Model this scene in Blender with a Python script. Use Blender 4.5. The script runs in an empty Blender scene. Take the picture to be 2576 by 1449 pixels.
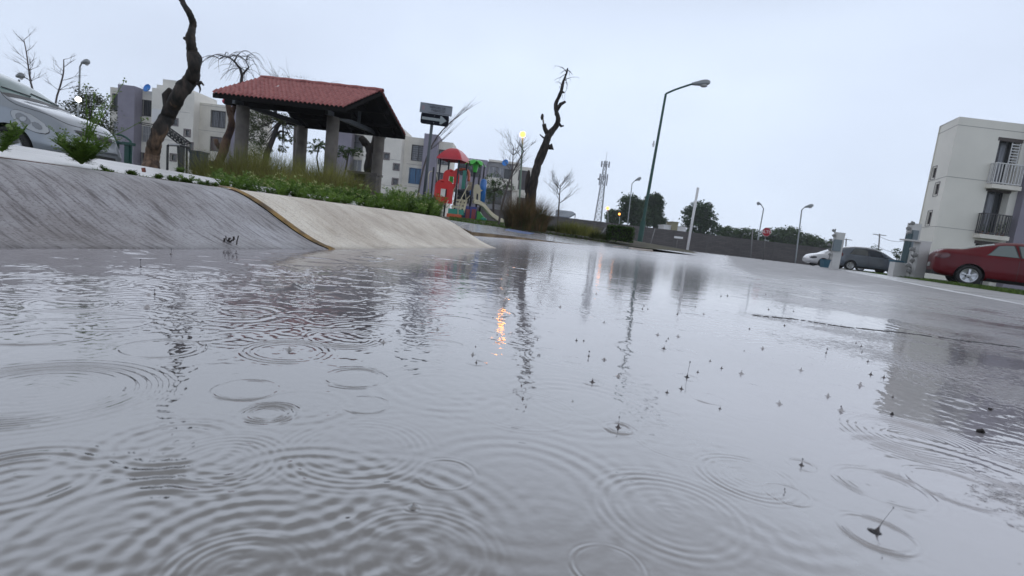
import bpy, math, random
import numpy as np
from mathutils import Vector, Matrix, noise as mnoise
from mathutils.geometry import delaunay_2d_cdt
random.seed(7); rng = np.random.default_rng(7)
S = bpy.context.scene; COL = S.collection
# ------------------------------------------------ camera
FP, PITCH, ROLL, CH = 1240., math.radians(6.8), math.radians(6.7), .14
f0 = Vector((0, math.cos(PITCH), -math.sin(PITCH))); u0 = Vector((0, math.sin(PITCH), math.cos(PITCH))); r0 = Vector((1, 0, 0))
RV = r0*math.cos(ROLL)+u0*math.sin(ROLL); UV = -r0*math.sin(ROLL)+u0*math.cos(ROLL); CAM = Vector((0, 0, CH))
cd = bpy.data.cameras.new('camera'); cam = bpy.data.objects.new('camera', cd); COL.objects.link(cam)
M = Matrix((RV, UV, -f0)).transposed().to_4x4(); M.translation = CAM; cam.matrix_world = M
cd.sensor_width = 36; cd.lens = FP/2576*36; cd.clip_start = .02; cd.clip_end = 3000
cd.dof.use_dof = True; cd.dof.focus_distance = 1.1; cd.dof.aperture_fstop = 14
S.camera = cam
# ------------------------------------------------ world, sun, exposure
SUN_EL, SUN_AZ = math.radians(58), math.radians(35)
w = bpy.data.worlds.new('World'); S.world = w; w.use_nodes = True
nt = w.node_tree; nt.nodes.clear(); N = nt.nodes.new; L = nt.links.new
sky = N('ShaderNodeTexSky'); sky.sky_type = 'NISHITA'; sky.sun_disc = False; sky.sun_elevation = SUN_EL; sky.sun_rotation = SUN_AZ
bg1 = N('ShaderNodeBackground'); bg1.inputs[1].default_value = .05; L(sky.outputs[0], bg1.inputs[0])
tc = N('ShaderNodeTexCoord'); mp = N('ShaderNodeMapping'); mp.inputs['Scale'].default_value = (1, 1, 2.2); L(tc.outputs['Generated'], mp.inputs[0])
nz = N('ShaderNodeTexNoise'); nz.inputs['Scale'].default_value = 1.3; nz.inputs['Detail'].default_value = 5; nz.inputs['Roughness'].default_value = .45; L(mp.outputs[0], nz.inputs[0])
cr = N('ShaderNodeValToRGB'); cr.color_ramp.elements[0].position = .32; cr.color_ramp.elements[1].position = .68
cr.color_ramp.elements[0].color = (.535, .60, .73, 1); cr.color_ramp.elements[1].color = (.685, .775, .925, 1); L(nz.outputs[0], cr.inputs[0])
sxz = N('ShaderNodeSeparateXYZ'); L(tc.outputs['Generated'], sxz.inputs[0]); zn = N('ShaderNodeMath'); zn.operation = 'MULTIPLY_ADD'; L(nz.outputs[0], zn.inputs[0]); zn.inputs[1].default_value = .35; L(sxz.outputs[2], zn.inputs[2])
zr2 = N('ShaderNodeMapRange'); zr2.interpolation_type = 'SMOOTHSTEP'; L(zn.outputs[0], zr2.inputs[0]); zr2.inputs[1].default_value = .54; zr2.inputs[2].default_value = .86; zr2.inputs[3].default_value = 1.; zr2.inputs[4].default_value = .20
zm = N('ShaderNodeMixRGB'); zm.blend_type = 'MULTIPLY'; zm.inputs[0].default_value = 1.; L(cr.outputs[0], zm.inputs[1]); L(zr2.outputs[0], zm.inputs[2])   # darker sky added overhead, out of view, to darken reflections in the water
bg2 = N('ShaderNodeBackground'); bg2.inputs[1].default_value = .96; L(zm.outputs[0], bg2.inputs[0])
ad = N('ShaderNodeMixShader'); ad.inputs[0].default_value = .9; L(bg1.outputs[0], ad.inputs[1]); L(bg2.outputs[0], ad.inputs[2])
wo = N('ShaderNodeOutputWorld'); L(ad.outputs[0], wo.inputs[0])
sl = bpy.data.lights.new('sun', 'SUN'); sl.energy = .65; sl.angle = math.radians(170); sl.color = (1, .97, .94)
so = bpy.data.objects.new('sun', sl); COL.objects.link(so); so.rotation_euler = (math.pi/2-SUN_EL, 0, -SUN_AZ+math.pi)
S.view_settings.view_transform = 'Standard'; S.view_settings.look = 'None'; S.view_settings.exposure = .50; S.view_settings.gamma = 1
S.cycles.max_bounces = 8; S.cycles.volume_bounces = 0

def ray(x, y): return RV*((x-1288)/FP)+UV*((724.5-y)/FP)+f0
def at(x, y, Y): d = ray(x, y); return CAM+d*(Y/d.y)
def gz(x, y, z=0.): d = ray(x, y); return CAM+d*((z-CH)/d.z)
# ------------------------------------------------ materials
MATS = {}
def mat(name, col, rough=.6, var=.0, vs=4., bump=0., bs=40., metal=0., emit=None, es=1., uv=False, scale=(1, 1, 1), col2=None, spec=.5, coat=0., detail=4., alpha=None, trans=0., pos=(.35, .65), tr=None):
    if name in MATS: return MATS[name]
    m = bpy.data.materials.new(name); m.use_nodes = True; t = m.node_tree; b = t.nodes['Principled BSDF']; MATS[name] = m
    b.inputs['Base Color'].default_value = (*col, 1); b.inputs['Roughness'].default_value = rough; b.inputs['Metallic'].default_value = metal
    b.inputs['Specular IOR Level'].default_value = spec; b.inputs['Coat Weight'].default_value = coat; b.inputs['Coat Roughness'].default_value = .05
    b.inputs['Transmission Weight'].default_value = trans
    if emit: b.inputs['Emission Color'].default_value = (*emit, 1); b.inputs['Emission Strength'].default_value = es
    tc = t.nodes.new('ShaderNodeTexCoord'); mp = t.nodes.new('ShaderNodeMapping'); mp.inputs['Scale'].default_value = scale
    t.links.new(tc.outputs['UV' if uv else 'Object'], mp.inputs[0])
    if var or col2:
        n = t.nodes.new('ShaderNodeTexNoise'); n.inputs['Scale'].default_value = vs; n.inputs['Detail'].default_value = detail; t.links.new(mp.outputs[0], n.inputs[0])
        r = t.nodes.new('ShaderNodeValToRGB'); r.color_ramp.elements[0].position, r.color_ramp.elements[1].position = pos
        c2 = col2 or tuple(min(1, c*(1+var)) for c in col); c1 = col if col2 else tuple(c*(1-var) for c in col)
        r.color_ramp.elements[0].color = (*c1, 1); r.color_ramp.elements[1].color = (*c2, 1)
        t.links.new(n.outputs[0], r.inputs[0]); t.links.new(r.outputs[0], b.inputs['Base Color'])
    if bump:
        n = t.nodes.new('ShaderNodeTexNoise'); n.inputs['Scale'].default_value = bs; n.inputs['Detail'].default_value = 5; t.links.new(mp.outputs[0], n.inputs[0])
        k = t.nodes.new('ShaderNodeBump'); k.inputs['Strength'].default_value = bump; k.inputs['Distance'].default_value = .01
        t.links.new(n.outputs[0], k.inputs['Height']); t.links.new(k.outputs[0], b.inputs['Normal'])
    return m
def leafmat(name, c1, c2, vs=3.):
    m = mat(name, c1, .6, col2=c2, vs=vs, spec=.25, pos=(.3, .7))
    t = m.node_tree
    if 'Translucent BSDF' not in t.nodes:
        b = t.nodes['Principled BSDF']; tr = t.nodes.new('ShaderNodeBsdfTranslucent'); mx = t.nodes.new('ShaderNodeMixShader'); mx.inputs[0].default_value = .3
        src = b.inputs['Base Color'].links[0].from_socket; t.links.new(src, tr.inputs[0])
        t.links.new(b.outputs[0], mx.inputs[1]); t.links.new(tr.outputs[0], mx.inputs[2]); t.links.new(mx.outputs[0], t.nodes['Material Output'].inputs[0])
    return m
# ------------------------------------------------ mesh builder
def frame_of(d):
    d = d.normalized(); a = Vector((0, 0, 1)) if abs(d.z) < .9 else Vector((1, 0, 0))
    x = d.cross(a).normalized(); return x, d.cross(x).normalized()
class MB:
    def __init__(s): s.v = []; s.f = []; s.uv = None
    def box(s, c, d, rz=0., m=None):
        R = m or Matrix.Rotation(rz, 3, 'Z'); n = len(s.v); c = Vector(c)
        for z in (-.5, .5):
            for y in (-.5, .5):
                for x in (-.5, .5): s.v.append(tuple(c+R@Vector((x*d[0], y*d[1], z*d[2]))))
        for q in ((0, 2, 3, 1), (4, 5, 7, 6), (0, 1, 5, 4), (2, 6, 7, 3), (0, 4, 6, 2), (1, 3, 7, 5)): s.f.append(tuple(n+i for i in q))
        return s
    def bb(s, x0, x1, y0, y1, z0, z1): return s.box(((x0+x1)/2, (y0+y1)/2, (z0+z1)/2), (x1-x0, y1-y0, z1-z0))
    def bar(s, a, b, wd, h=None):
        a, b = Vector(a), Vector(b); d = b-a; x, y = frame_of(d)
        return s.box((a+b)/2, (wd, h or wd, d.length), m=Matrix((x, y, d.normalized())).transposed())
    def tube(s, pts, rs, n=8, cap=True):
        pts = [Vector(p) for p in pts]; k = len(pts)
        if not hasattr(rs, '__len__'): rs = [rs]*k
        base = len(s.v); px = None
        for i, p in enumerate(pts):
            d = (pts[min(i+1, k-1)]-pts[max(i-1, 0)])
            if d.length < 1e-9: d = Vector((0, 0, 1))
            d.normalize()
            if px is None: x, y = frame_of(d)
            else: x = (px-d*px.dot(d)).normalized(); y = d.cross(x)
            px = x
            for j in range(n):
                a = 2*math.pi*j/n; s.v.append(tuple(p+(x*math.cos(a)+y*math.sin(a))*rs[i]))
        for i in range(k-1):
            for j in range(n):
                a = base+i*n+j; b = base+i*n+(j+1) % n; s.f.append((a, b, b+n, a+n))
        if cap: s.f.append(tuple(base+j for j in range(n))[::-1]); s.f.append(tuple(base+(k-1)*n+j for j in range(n)))
        return s
    def rev(s, c, axis, prof, n=24, cap=False):   # prof: (distance along axis, radius)
        d = Vector(axis).normalized(); x, y = frame_of(d); c = Vector(c); base = len(s.v)
        for h, r in prof:
            for j in range(n):
                a = 2*math.pi*j/n; s.v.append(tuple(c+d*h+(x*math.cos(a)+y*math.sin(a))*max(r, 1e-5)))
        for i in range(len(prof)-1):
            for j in range(n):
                a = base+i*n+j; b = base+i*n+(j+1) % n; s.f.append((a, b, b+n, a+n))
        if cap: s.f.append(tuple(base+j for j in range(n))[::-1]); s.f.append(tuple(base+(len(prof)-1)*n+j for j in range(n)))
        return s
    def ball(s, c, r, n=12, m=7):
        r = r if hasattr(r, '__len__') else (r, r, r); base = len(s.v); c = Vector(c)
        for i in range(m+1):
            t = math.pi*i/m
            for j in range(n):
                a = 2*math.pi*j/n; s.v.append((c.x+r[0]*math.sin(t)*math.cos(a), c.y+r[1]*math.sin(t)*math.sin(a), c.z+r[2]*math.cos(t)))
        for i in range(m):
            for j in range(n):
                a = base+i*n+j; b = base+i*n+(j+1) % n; s.f.append((a, a+n, b+n, b))
        return s
    def grid(s, P):
        n = len(s.v); a, b = len(P), len(P[0])
        for r in P:
            for p in r: s.v.append(tuple(p))
        for i in range(a-1):
            for j in range(b-1): k = n+i*b+j; s.f.append((k, k+1, k+b+1, k+b))
        return s
    def prism(s, pts, off):   # flat polygon (list of Vector) extruded by off
        n = len(s.v); k = len(pts); off = Vector(off)
        s.v += [tuple(Vector(p)) for p in pts]+[tuple(Vector(p)+off) for p in pts]
        s.f.append(tuple(range(n, n+k))); s.f.append(tuple(range(n+2*k-1, n+k-1, -1)))
        for i in range(k): j = (i+1) % k; s.f.append((n+i, n+k+i, n+k+j, n+j))
        return s
    def quad(s, *p): n = len(s.v); s.v += [tuple(q) for q in p]; s.f.append(tuple(range(n, n+len(p)))); return s
    def each(s, name, m, parent):   # every box its own part
        for i in range(0, len(s.v), 8): b = MB(); b.v = s.v[i:i+8]; b.f = [tuple(k-i for k in f) for f in s.f[i//8*6:i//8*6+6]]; b.build(name, m, parent)
    def build(s, name, m, parent=None, smooth=False, world=True):
        me = bpy.data.meshes.new(name); v = s.v
        if parent is not None and world:
            L_ = Vector(parent_loc(parent)); rz = parent_rz(parent)
            R = Matrix.Rotation(-rz, 3, 'Z'); v = [tuple(R@(Vector(p)-L_)) for p in v]
        me.from_pydata(v, [], s.f); me.update()
        if s.uv is not None:
            ul = me.uv_layers.new(); 
            for lp in me.loops: ul.data[lp.index].uv = s.uv[lp.vertex_index]
        if smooth: me.polygons.foreach_set('use_smooth', [True]*len(me.polygons))
        me.materials.append(m)
        o = bpy.data.objects.new(name, me); COL.objects.link(o)
        if parent is not None: o.parent = parent
        return o
def parent_loc(p):
    v = Vector((0, 0, 0))
    while p is not None: v += Vector(p.location); p = p.parent
    return v
def parent_rz(p):
    a = 0
    while p is not None: a += p.rotation_euler.z; p = p.parent
    return a
def tag(o, label, cat, group=None, kind=None):
    o['label'] = label; o['category'] = cat
    if group: o['group'] = group
    if kind: o['kind'] = kind
    return o
def thing(name, label, cat, loc=(0, 0, 0), rz=0, group=None):
    o = bpy.data.objects.new(name, None); COL.objects.link(o); o.location = loc; o.rotation_euler = (0, 0, rz); o.empty_display_size = .1
    return tag(o, label, cat, group)
def struct(o): o['kind'] = 'structure'; return o
def copy_tree(o, parent=None):
    c = o.copy(); COL.objects.link(c); c.parent = parent
    for ch in list(o.children): copy_tree(ch, c)
    return c
def text(s_, size, m, parent, origin, xdir, up, name='lettering', sp=1., bold=.0):
    cu = bpy.data.curves.new('t', 'FONT'); cu.body = s_; cu.size = size; cu.align_x = 'CENTER'; cu.align_y = 'CENTER'; cu.extrude = .002; cu.offset = bold; cu.space_character = sp
    o = bpy.data.objects.new('t', cu); COL.objects.link(o); dg = bpy.context.evaluated_depsgraph_get()
    me = bpy.data.meshes.new_from_object(o.evaluated_get(dg)); bpy.data.objects.remove(o)
    x = Vector(xdir).normalized(); u = Vector(up).normalized(); n = x.cross(u); R = Matrix((x, u, n)).transposed().to_4x4(); R.translation = Vector(origin)-parent_loc(parent)
    me.transform(R); me.materials.clear(); me.materials.append(m); r = bpy.data.objects.new(name, me); COL.objects.link(r); r.parent = parent; return r

# materials
concrete = mat('wet_concrete', (.20, .20, .22), .38, var=.35, vs=9, bump=.35, bs=60)
m_glass = mat('window_glass', (.03, .035, .04), .06, spec=.8)
m_dark = mat('black_plastic', (.02, .02, .022), .45)
m_white = mat('white_paint', (.72, .72, .72), .45, var=.06)
m_cream = mat('cream_wall_paint', (.72, .69, .62), .8, var=.07, vs=1.2, bump=.06, bs=30)
m_cream2 = mat('pale_cream_wall', (.76, .735, .675), .8, var=.06, vs=.9, bump=.06, bs=30)
m_purple = mat('grey_purple_wall_paint', (.26, .245, .30), .8, var=.07, vs=1.2, bump=.05, bs=30)
m_seam = mat('wall_joint', (.30, .29, .28), .8)
m_steel = mat('galvanised_steel', (.42, .43, .45), .4, metal=.6, var=.1)
m_green = mat('green_painted_steel', (.012, .07, .055), .4, var=.15)
m_greylamp = mat('grey_painted_steel', (.30, .33, .34), .45, var=.08)
m_bark_dark = mat('wet_dark_bark', (.012, .010, .009), .75, col2=(.045, .033, .026), vs=9, scale=(1, 1, .35), bump=.9, bs=22)
m_bark = mat('peeled_brown_bark', (.045, .028, .018), .8, col2=(.26, .15, .085), vs=3.2, scale=(1, 1, .28), bump=1., bs=16, pos=(.42, .66))
m_twig = mat('grey_twig_bark', (.10, .085, .08), .8)
m_twigd = mat('dark_twig_bark', (.03, .025, .025), .8)
m_rubber = mat('tyre_rubber', (.014, .014, .015), .7)
m_alloy = mat('alloy_wheel', (.55, .56, .58), .3, metal=.7)
exec_parts = True
# ================================================ SETTING
def sm(a, b, x): t = min(1, max(0, (x-a)/(b-a))); return t*t*(3-2*t)
# wet road / puddle material: a thin film of rain water over asphalt, rougher where stones stand proud of the film
def road_material(ripple):
    m = bpy.data.materials.new('rain_water_film' if ripple else 'wet_asphalt'); m.use_nodes = True; t = m.node_tree; b = t.nodes['Principled BSDF']; N = t.nodes.new; L = t.links.new
    def mth(op, a, b_=None, c=None):
        n = N('ShaderNodeMath'); n.operation = op
        for i, q in enumerate((a, b_, c)):
            if q is None: continue
            if hasattr(q, 'name'): L(q, n.inputs[i])
            else: n.inputs[i].default_value = q
        return n.outputs[0]
    g = N('ShaderNodeNewGeometry'); sx = N('ShaderNodeSeparateXYZ'); L(g.outputs['Position'], sx.inputs[0]); X, Y = sx.outputs[0], sx.outputs[1]
    def noise(sc, det=4, rough=.5, scale=(1, 1, 1), loc=(0, 0, 0)):
        mp = N('ShaderNodeMapping'); mp.inputs['Scale'].default_value = scale; mp.inputs['Location'].default_value = loc; L(g.outputs['Position'], mp.inputs[0])
        n = N('ShaderNodeTexNoise'); n.inputs['Scale'].default_value = sc; n.inputs['Detail'].default_value = det; n.inputs['Roughness'].default_value = rough; L(mp.outputs[0], n.inputs[0]); return n.outputs[0]
    # how far the asphalt stands out of the water: rises towards the crown of the road on the right
    side = mth('SUBTRACT', X, mth('MULTIPLY', Y, .42)); side = mth('ADD', side, -.10)
    far = mth('MULTIPLY', mth('ADD', Y, -2.5), .05)
    side = mth('MINIMUM', mth('MAXIMUM', mth('MULTIPLY', side, .9), -.22), .17); far = mth('MINIMUM', mth('MAXIMUM', far, -.1), .12)
    lvl = mth('ADD', mth('ADD', side, far), noise(2.6, 5, .6, (1, 1, 1)))
    fine = noise(110, 3, .7)
    e = mth('ADD', lvl, mth('MULTIPLY', mth('ADD', fine, -.5), .55))
    mr = N('ShaderNodeMapRange'); mr.interpolation_type = 'SMOOTHSTEP'; L(e, mr.inputs[0]); mr.inputs[1].default_value = .56; mr.inputs[2].default_value = .74; dry = mr.outputs[0]
    # colour
    c1 = N('ShaderNodeValToRGB'); L(noise(1.7, 6, .6, loc=(3, 1, 0)), c1.inputs[0]); c1.color_ramp.elements[0].position = .3; c1.color_ramp.elements[1].position = .7
    c1.color_ramp.elements[0].color = (.26, .246, .262, 1); c1.color_ramp.elements[1].color = (.36, .343, .366, 1)
    c2 = N('ShaderNodeValToRGB'); L(mth('ADD', mth('MULTIPLY', fine, .4), mth('MULTIPLY', noise(5, 6, .7, (1, .6, 1)), .6)), c2.inputs[0]); c2.color_ramp.elements[0].position = .38; c2.color_ramp.elements[1].position = .62; c2.color_ramp.elements[0].color = (.05, .045, .05, 1); c2.color_ramp.elements[1].color = (.24, .225, .235, 1)
    mx = N('ShaderNodeMixRGB'); L(dry, mx.inputs[0]); L(c1.outputs[0], mx.inputs[1]); L(c2.outputs[0], mx.inputs[2]); 
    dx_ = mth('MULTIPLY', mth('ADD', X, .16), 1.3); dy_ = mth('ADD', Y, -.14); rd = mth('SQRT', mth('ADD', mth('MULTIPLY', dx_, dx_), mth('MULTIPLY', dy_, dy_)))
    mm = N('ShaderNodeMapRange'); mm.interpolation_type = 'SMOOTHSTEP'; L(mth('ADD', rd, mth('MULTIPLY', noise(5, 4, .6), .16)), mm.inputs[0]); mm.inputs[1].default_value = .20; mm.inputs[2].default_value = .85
    mud = N('ShaderNodeMixRGB'); L(mm.outputs[0], mud.inputs[0]); mud.inputs[1].default_value = (.030, .026, .025, 1); L(mx.outputs[0], mud.inputs[2]); L(mud.outputs[0], b.inputs['Base Color'])  # mud: near water painted darker, standing in for a dark reflection
    fr = N('ShaderNodeMapRange'); L(Y, fr.inputs[0]); fr.inputs[1].default_value = 1.2; fr.inputs[2].default_value = 6; fr.inputs[4].default_value = .22; L(mth('ADD', mth('ADD', mth('MULTIPLY', dry, .20), .045), fr.outputs[0]), b.inputs['Roughness']); L(mth('ADD', mth('MULTIPLY', dry, -1.5), 3.6), b.inputs['IOR'])
    # bump: drizzle ripples on the film, stones where it is thin
    rip = mth('ADD', mth('MULTIPLY', noise(38 if ripple else 14, 3, .55), .75), mth('MULTIPLY', noise(9, 2, .5), 1.))
    h = mth('ADD', mth('MULTIPLY', rip, .0016 if ripple else .004), mth('MULTIPLY', mth('MULTIPLY', fine, dry), .0035))
    k = N('ShaderNodeBump'); k.inputs['Strength'].default_value = 1.; k.inputs['Distance'].default_value = .35 if ripple else .6
    L(h, k.inputs['Height']); L(k.outputs[0], b.inputs['Normal'])
    return m
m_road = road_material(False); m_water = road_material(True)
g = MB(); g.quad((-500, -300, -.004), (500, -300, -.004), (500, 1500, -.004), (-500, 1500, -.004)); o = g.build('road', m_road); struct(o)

# rain puddle: a real rippled surface on a polar grid round the viewpoint, every drop ring a travelling wave packet
NR, NA, R0, R1, A0, A1 = 2500, 900, .11, 8., math.radians(-62), math.radians(68)
rr = R0*np.exp(np.linspace(0, math.log(R1/R0), NR)); aa = np.linspace(A0, A1, NA)
RX = rr[:, None]*np.sin(aa)[None]; RY = rr[:, None]*np.cos(aa)[None]; RZ = np.zeros_like(RX)
def ring(cx, cy, R, lam, amp, sig, inner=0.):
    d = math.hypot(cx, cy); q = R+3*sig
    i0 = max(0, np.searchsorted(rr, max(d-q, R0))-1); i1 = min(NR, np.searchsorted(rr, d+q)+1)
    an = math.atan2(cx, cy); da = q/max(d, 1e-3); da = math.pi if da >= 1 else math.asin(da)
    j0 = max(0, np.searchsorted(aa, an-da)-1); j1 = min(NA, np.searchsorted(aa, an+da)+1)
    if i1 <= i0 or j1 <= j0: return
    x = RX[i0:i1, j0:j1]-cx; y = RY[i0:i1, j0:j1]-cy; ro = np.sqrt(x*x+y*y)
    e = np.exp(-((ro-R)/sig)**2)
    if inner: e = e+inner*np.exp(-np.maximum(ro, 0)/(R*.8))*(ro < R)
    ph = np.arctan2(y, x); h1, h2, h3 = (cx*977+cy*313) % 6.28, (cx*451+cy*739) % 6.28, (cx*613+cy*127) % 6.28
    md = .72+.30*np.sin(ph+h1)+.22*np.sin(2*ph+h2)+.16*np.sin(5*ph+h3)
    RZ[i0:i1, j0:j1] += AMP*amp*md*np.cos(2*math.pi/lam*(ro-R+R*.02*np.sin(3*ph+h2)))*e
AMP = 1.3
def pxring(px, py, rp, lam=.3, slope=.25, sig=.35, inner=0.):
    c = gz(px, py); D = (c-CAM).dot(f0); R = rp*D/FP; lm = R*lam; ring(c.x, c.y, R, lm, slope*lm/6.283, R*sig, inner)
for a in [(620, 980, 74, .22, .30, .10), (620, 980, 60, .3, .05, .3), (675, 1040, 52, .40, .38, .45), (920, 1018, 58, .20, .32, .10), (405, 876, 86, .22, .28, .14), (105, 832, 135, .14, .30, .1), (860, 850, 84, .16, .28, .2), (725, 884, 95, .17, .28, .25),
          (1120, 1192, 74, .25, .13, .14), (1690, 1288, 172, .16, .085, .26, .3), (1530, 1428, 92, .2, .22, .12), (1555, 1077, 34, .5, .5, .3), (1700, 1112, 102, .12, .10, .1), (1880, 1200, 112, .17, .16, .2, .3), (1980, 1243, 54, .25, .35, .12), (2225, 1225, 104, .17, .30, .2),
          (2410, 1228, 112, .16, .38, .10), (2205, 1342, 84, .22, .45, .16), (2540, 1190, 120, .15, .3, .2), (2016, 1170, 32, .4, .45, .25), (2290, 1102, 140, .13, .26, .3, .4), (1785, 1003, 44, .22, .4, .12), (2400, 1012, 54, .22, .3, .12), (1680, 1048, 42, .25, .2, .15), (1865, 1045, 38, .25, .2, .15),
          (100, 985, 215, .12, .15, .3, .6), (45, 1205, 150, .28, .12, .4, .6), (440, 1120, 135, .3, .11, .4, .6), (330, 1330, 240, .24, .085, .4, .6), (620, 1400, 260, .22, .07, .4, .6), (760, 1230, 190, .27, .07, .4, .5), (180, 765, 90, .18, .35, .2), (600, 1450, 160, .16, .09, .3, .4), (1050, 1400, 190, .13, .08, .3, .4), (560, 1160, 120, .17, .10, .4, .4), (900, 1130, 160, .13, .08, .3, .2),
          (1320, 1030, 130, .12, .05, .2), (1900, 955, 60, .2, .1, .15), (1040, 1278, 15, .9, .5, .6), (1490, 962, 26, .4, .35, .2), (1440, 905, 30, .4, .2, .2), (1198, 913, 24, .5, .35, .2), (1728, 950, 30, .4, .35, .2), (1670, 878, 18, .5, .4, .2), (470, 770, 60, .2, .2, .2), (300, 800, 60, .2, .25, .2), (2110, 975, 28, .3, .4, .2), (1110, 870, 60, .2, .15, .2), (895, 950, 75, .2, .2, .2)]:
    pxring(*a)
for k in range(3400):                     # the drizzle everywhere else
    d = .35*math.exp(random.random()*3.1); an = random.uniform(A0, A1); c = (d*math.sin(an), d*math.cos(an))
    leftish = sm(.35, -.55, c[0]/max(d, .4)) if d > .55 else 0
    if random.random() > .22+.78*leftish: continue
    R = random.uniform(.006, .045)*(.6+.5*min(d, 3)); lam = max(R*random.uniform(.25, .5), .007+.006*d)
    ring(c[0], c[1], R, lam, (.03+.11*leftish*sm(.3, .7, d)*random.random())*lam/6.283*(1 if d > .8 else .6), R*.3)
AMP = .8
for k in range(60):                      # overlapping ripples, thickest in the near left of the puddle
    px, py = (random.uniform(-150, 1000), random.uniform(900, 1560)) if k < 14 else (random.uniform(700, 2600), random.uniform(820, 1500))
    if py < 880+max(0, px-300)*.35 and k < 14: continue
    rp_ = random.uniform(90, 300); pxring(px, py, rp_, max(random.uniform(.12, .22), (58 if py > 1150 else 40)/rp_), random.uniform(.05, .09)*(1 if k < 24 else .3), random.uniform(.2, .5), random.uniform(0, .5))
for (px, py, s_) in [(375, 742, 9), (1288, 840, 5), (1520, 905, 8), (1555, 947, 8), (1520, 812, 5), (1655, 843, 6), (1705, 847, 6), (1865, 940, 9), (1918, 877, 6), (1960, 1016, 9), (2115, 1033, 10), (2082, 997, 8), (2015, 932, 7), (1100, 830, 7), (965, 862, 9), (612, 797, 12), (370, 775, 12), (990, 776, 6), (1410, 773, 5), (1345, 802, 5), (1360, 760, 4), (1040, 1277, 13), (2165, 970, 9), (1190, 893, 7), (728, 881, 10), (1440, 1010, 5), (1770, 790, 4), (1500, 740, 4), (2305, 1144, 9)]:
    c = gz(px, py); D = (c-CAM).dot(f0); q = s_*D/FP; ring(c.x, c.y, 0., 1e3, q*1.3, q*.42); ring(c.x, c.y, q*1.6, q*1.1, q*.06, q*.5)
idx = np.arange(NR*NA).reshape(NR, NA); F = np.stack([idx[:-1, :-1], idx[:-1, 1:], idx[1:, 1:], idx[1:, :-1]], -1).reshape(-1, 4)[:, ::-1]
V = np.stack([RX, RY, RZ], -1).reshape(-1, 3)
me = bpy.data.meshes.new('water'); me.vertices.add(len(V)); me.vertices.foreach_set('co', V.ravel()); me.loops.add(F.size); me.loops.foreach_set('vertex_index', F.ravel())
me.polygons.add(len(F)); me.polygons.foreach_set('loop_start', np.arange(0, F.size, 4)); me.polygons.foreach_set('loop_total', np.full(len(F), 4)); me.update(calc_edges=True)
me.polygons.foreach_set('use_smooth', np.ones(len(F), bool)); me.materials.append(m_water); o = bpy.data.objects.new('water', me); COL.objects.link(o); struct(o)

# sloped concrete kerb ramp, grey part then cream painted part
BASE = [Vector((-2.35, -3.6, 0)), Vector((-1.45, -.9, 0)), Vector((-1.08, .25, 0)), Vector((-.905, .85, 0)), Vector((-.81, 1.115, 0)), Vector((-.62, 1.656, 0)), Vector((-.40, 2.42, 0)), Vector((-.12, 3.30, 0))]
DIR = Vector((.294, .956, 0)); NRM = Vector((-.956, .294, 0))
def prof(s): return .166*(.72*sm(0, .47, s)+.28*min(1, max(0, s/.47))) if s < .47 else .166+.004*(s-.47)
def basept(u):   # u in segments
    i = min(int(u), len(BASE)-2); return BASE[i].lerp(BASE[i+1], u-i)
def ramp(u0, u1, n, m, name, endcap=False):
    P = []; uv = []; L_ = 0; prev = None
    for i in range(n+1):
        b = basept(u0+(u1-u0)*i/n); L_ = (b-BASE[0]).length
        row = []
        for j in range(31):
            s_ = -.03+.69*j/30; p = b+NRM*s_
            z = prof(s_) if s_ > 0 else -.012; z += (mnoise.noise(Vector((p.x*3, p.y*3, 0)))*.004+mnoise.noise(Vector((p.x*11, p.y*11, 3)))*.002)*sm(0, .1, s_)
            row.append((p.x, p.y, z)); uv.append((L_, s_))
        P.append(row)
    g = MB(); g.grid(P); g.uv = uv; g.f = [f[::-1] for f in g.f]
    if endcap:
        e = P[-1]; d = DIR*.10
        Q = [[(p[0]+d.x*t, p[1]+d.y*t, p[2]*(1-t**1.6)-.015*t) for p in e] for t in (0, .35, .7, 1)]; g.grid(Q); g.uv += [(L_+.03*k, -.03+.69*j/30) for k in range(4) for j in range(31)]
    o = g.build(name, m, smooth=True); return struct(o)
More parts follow.
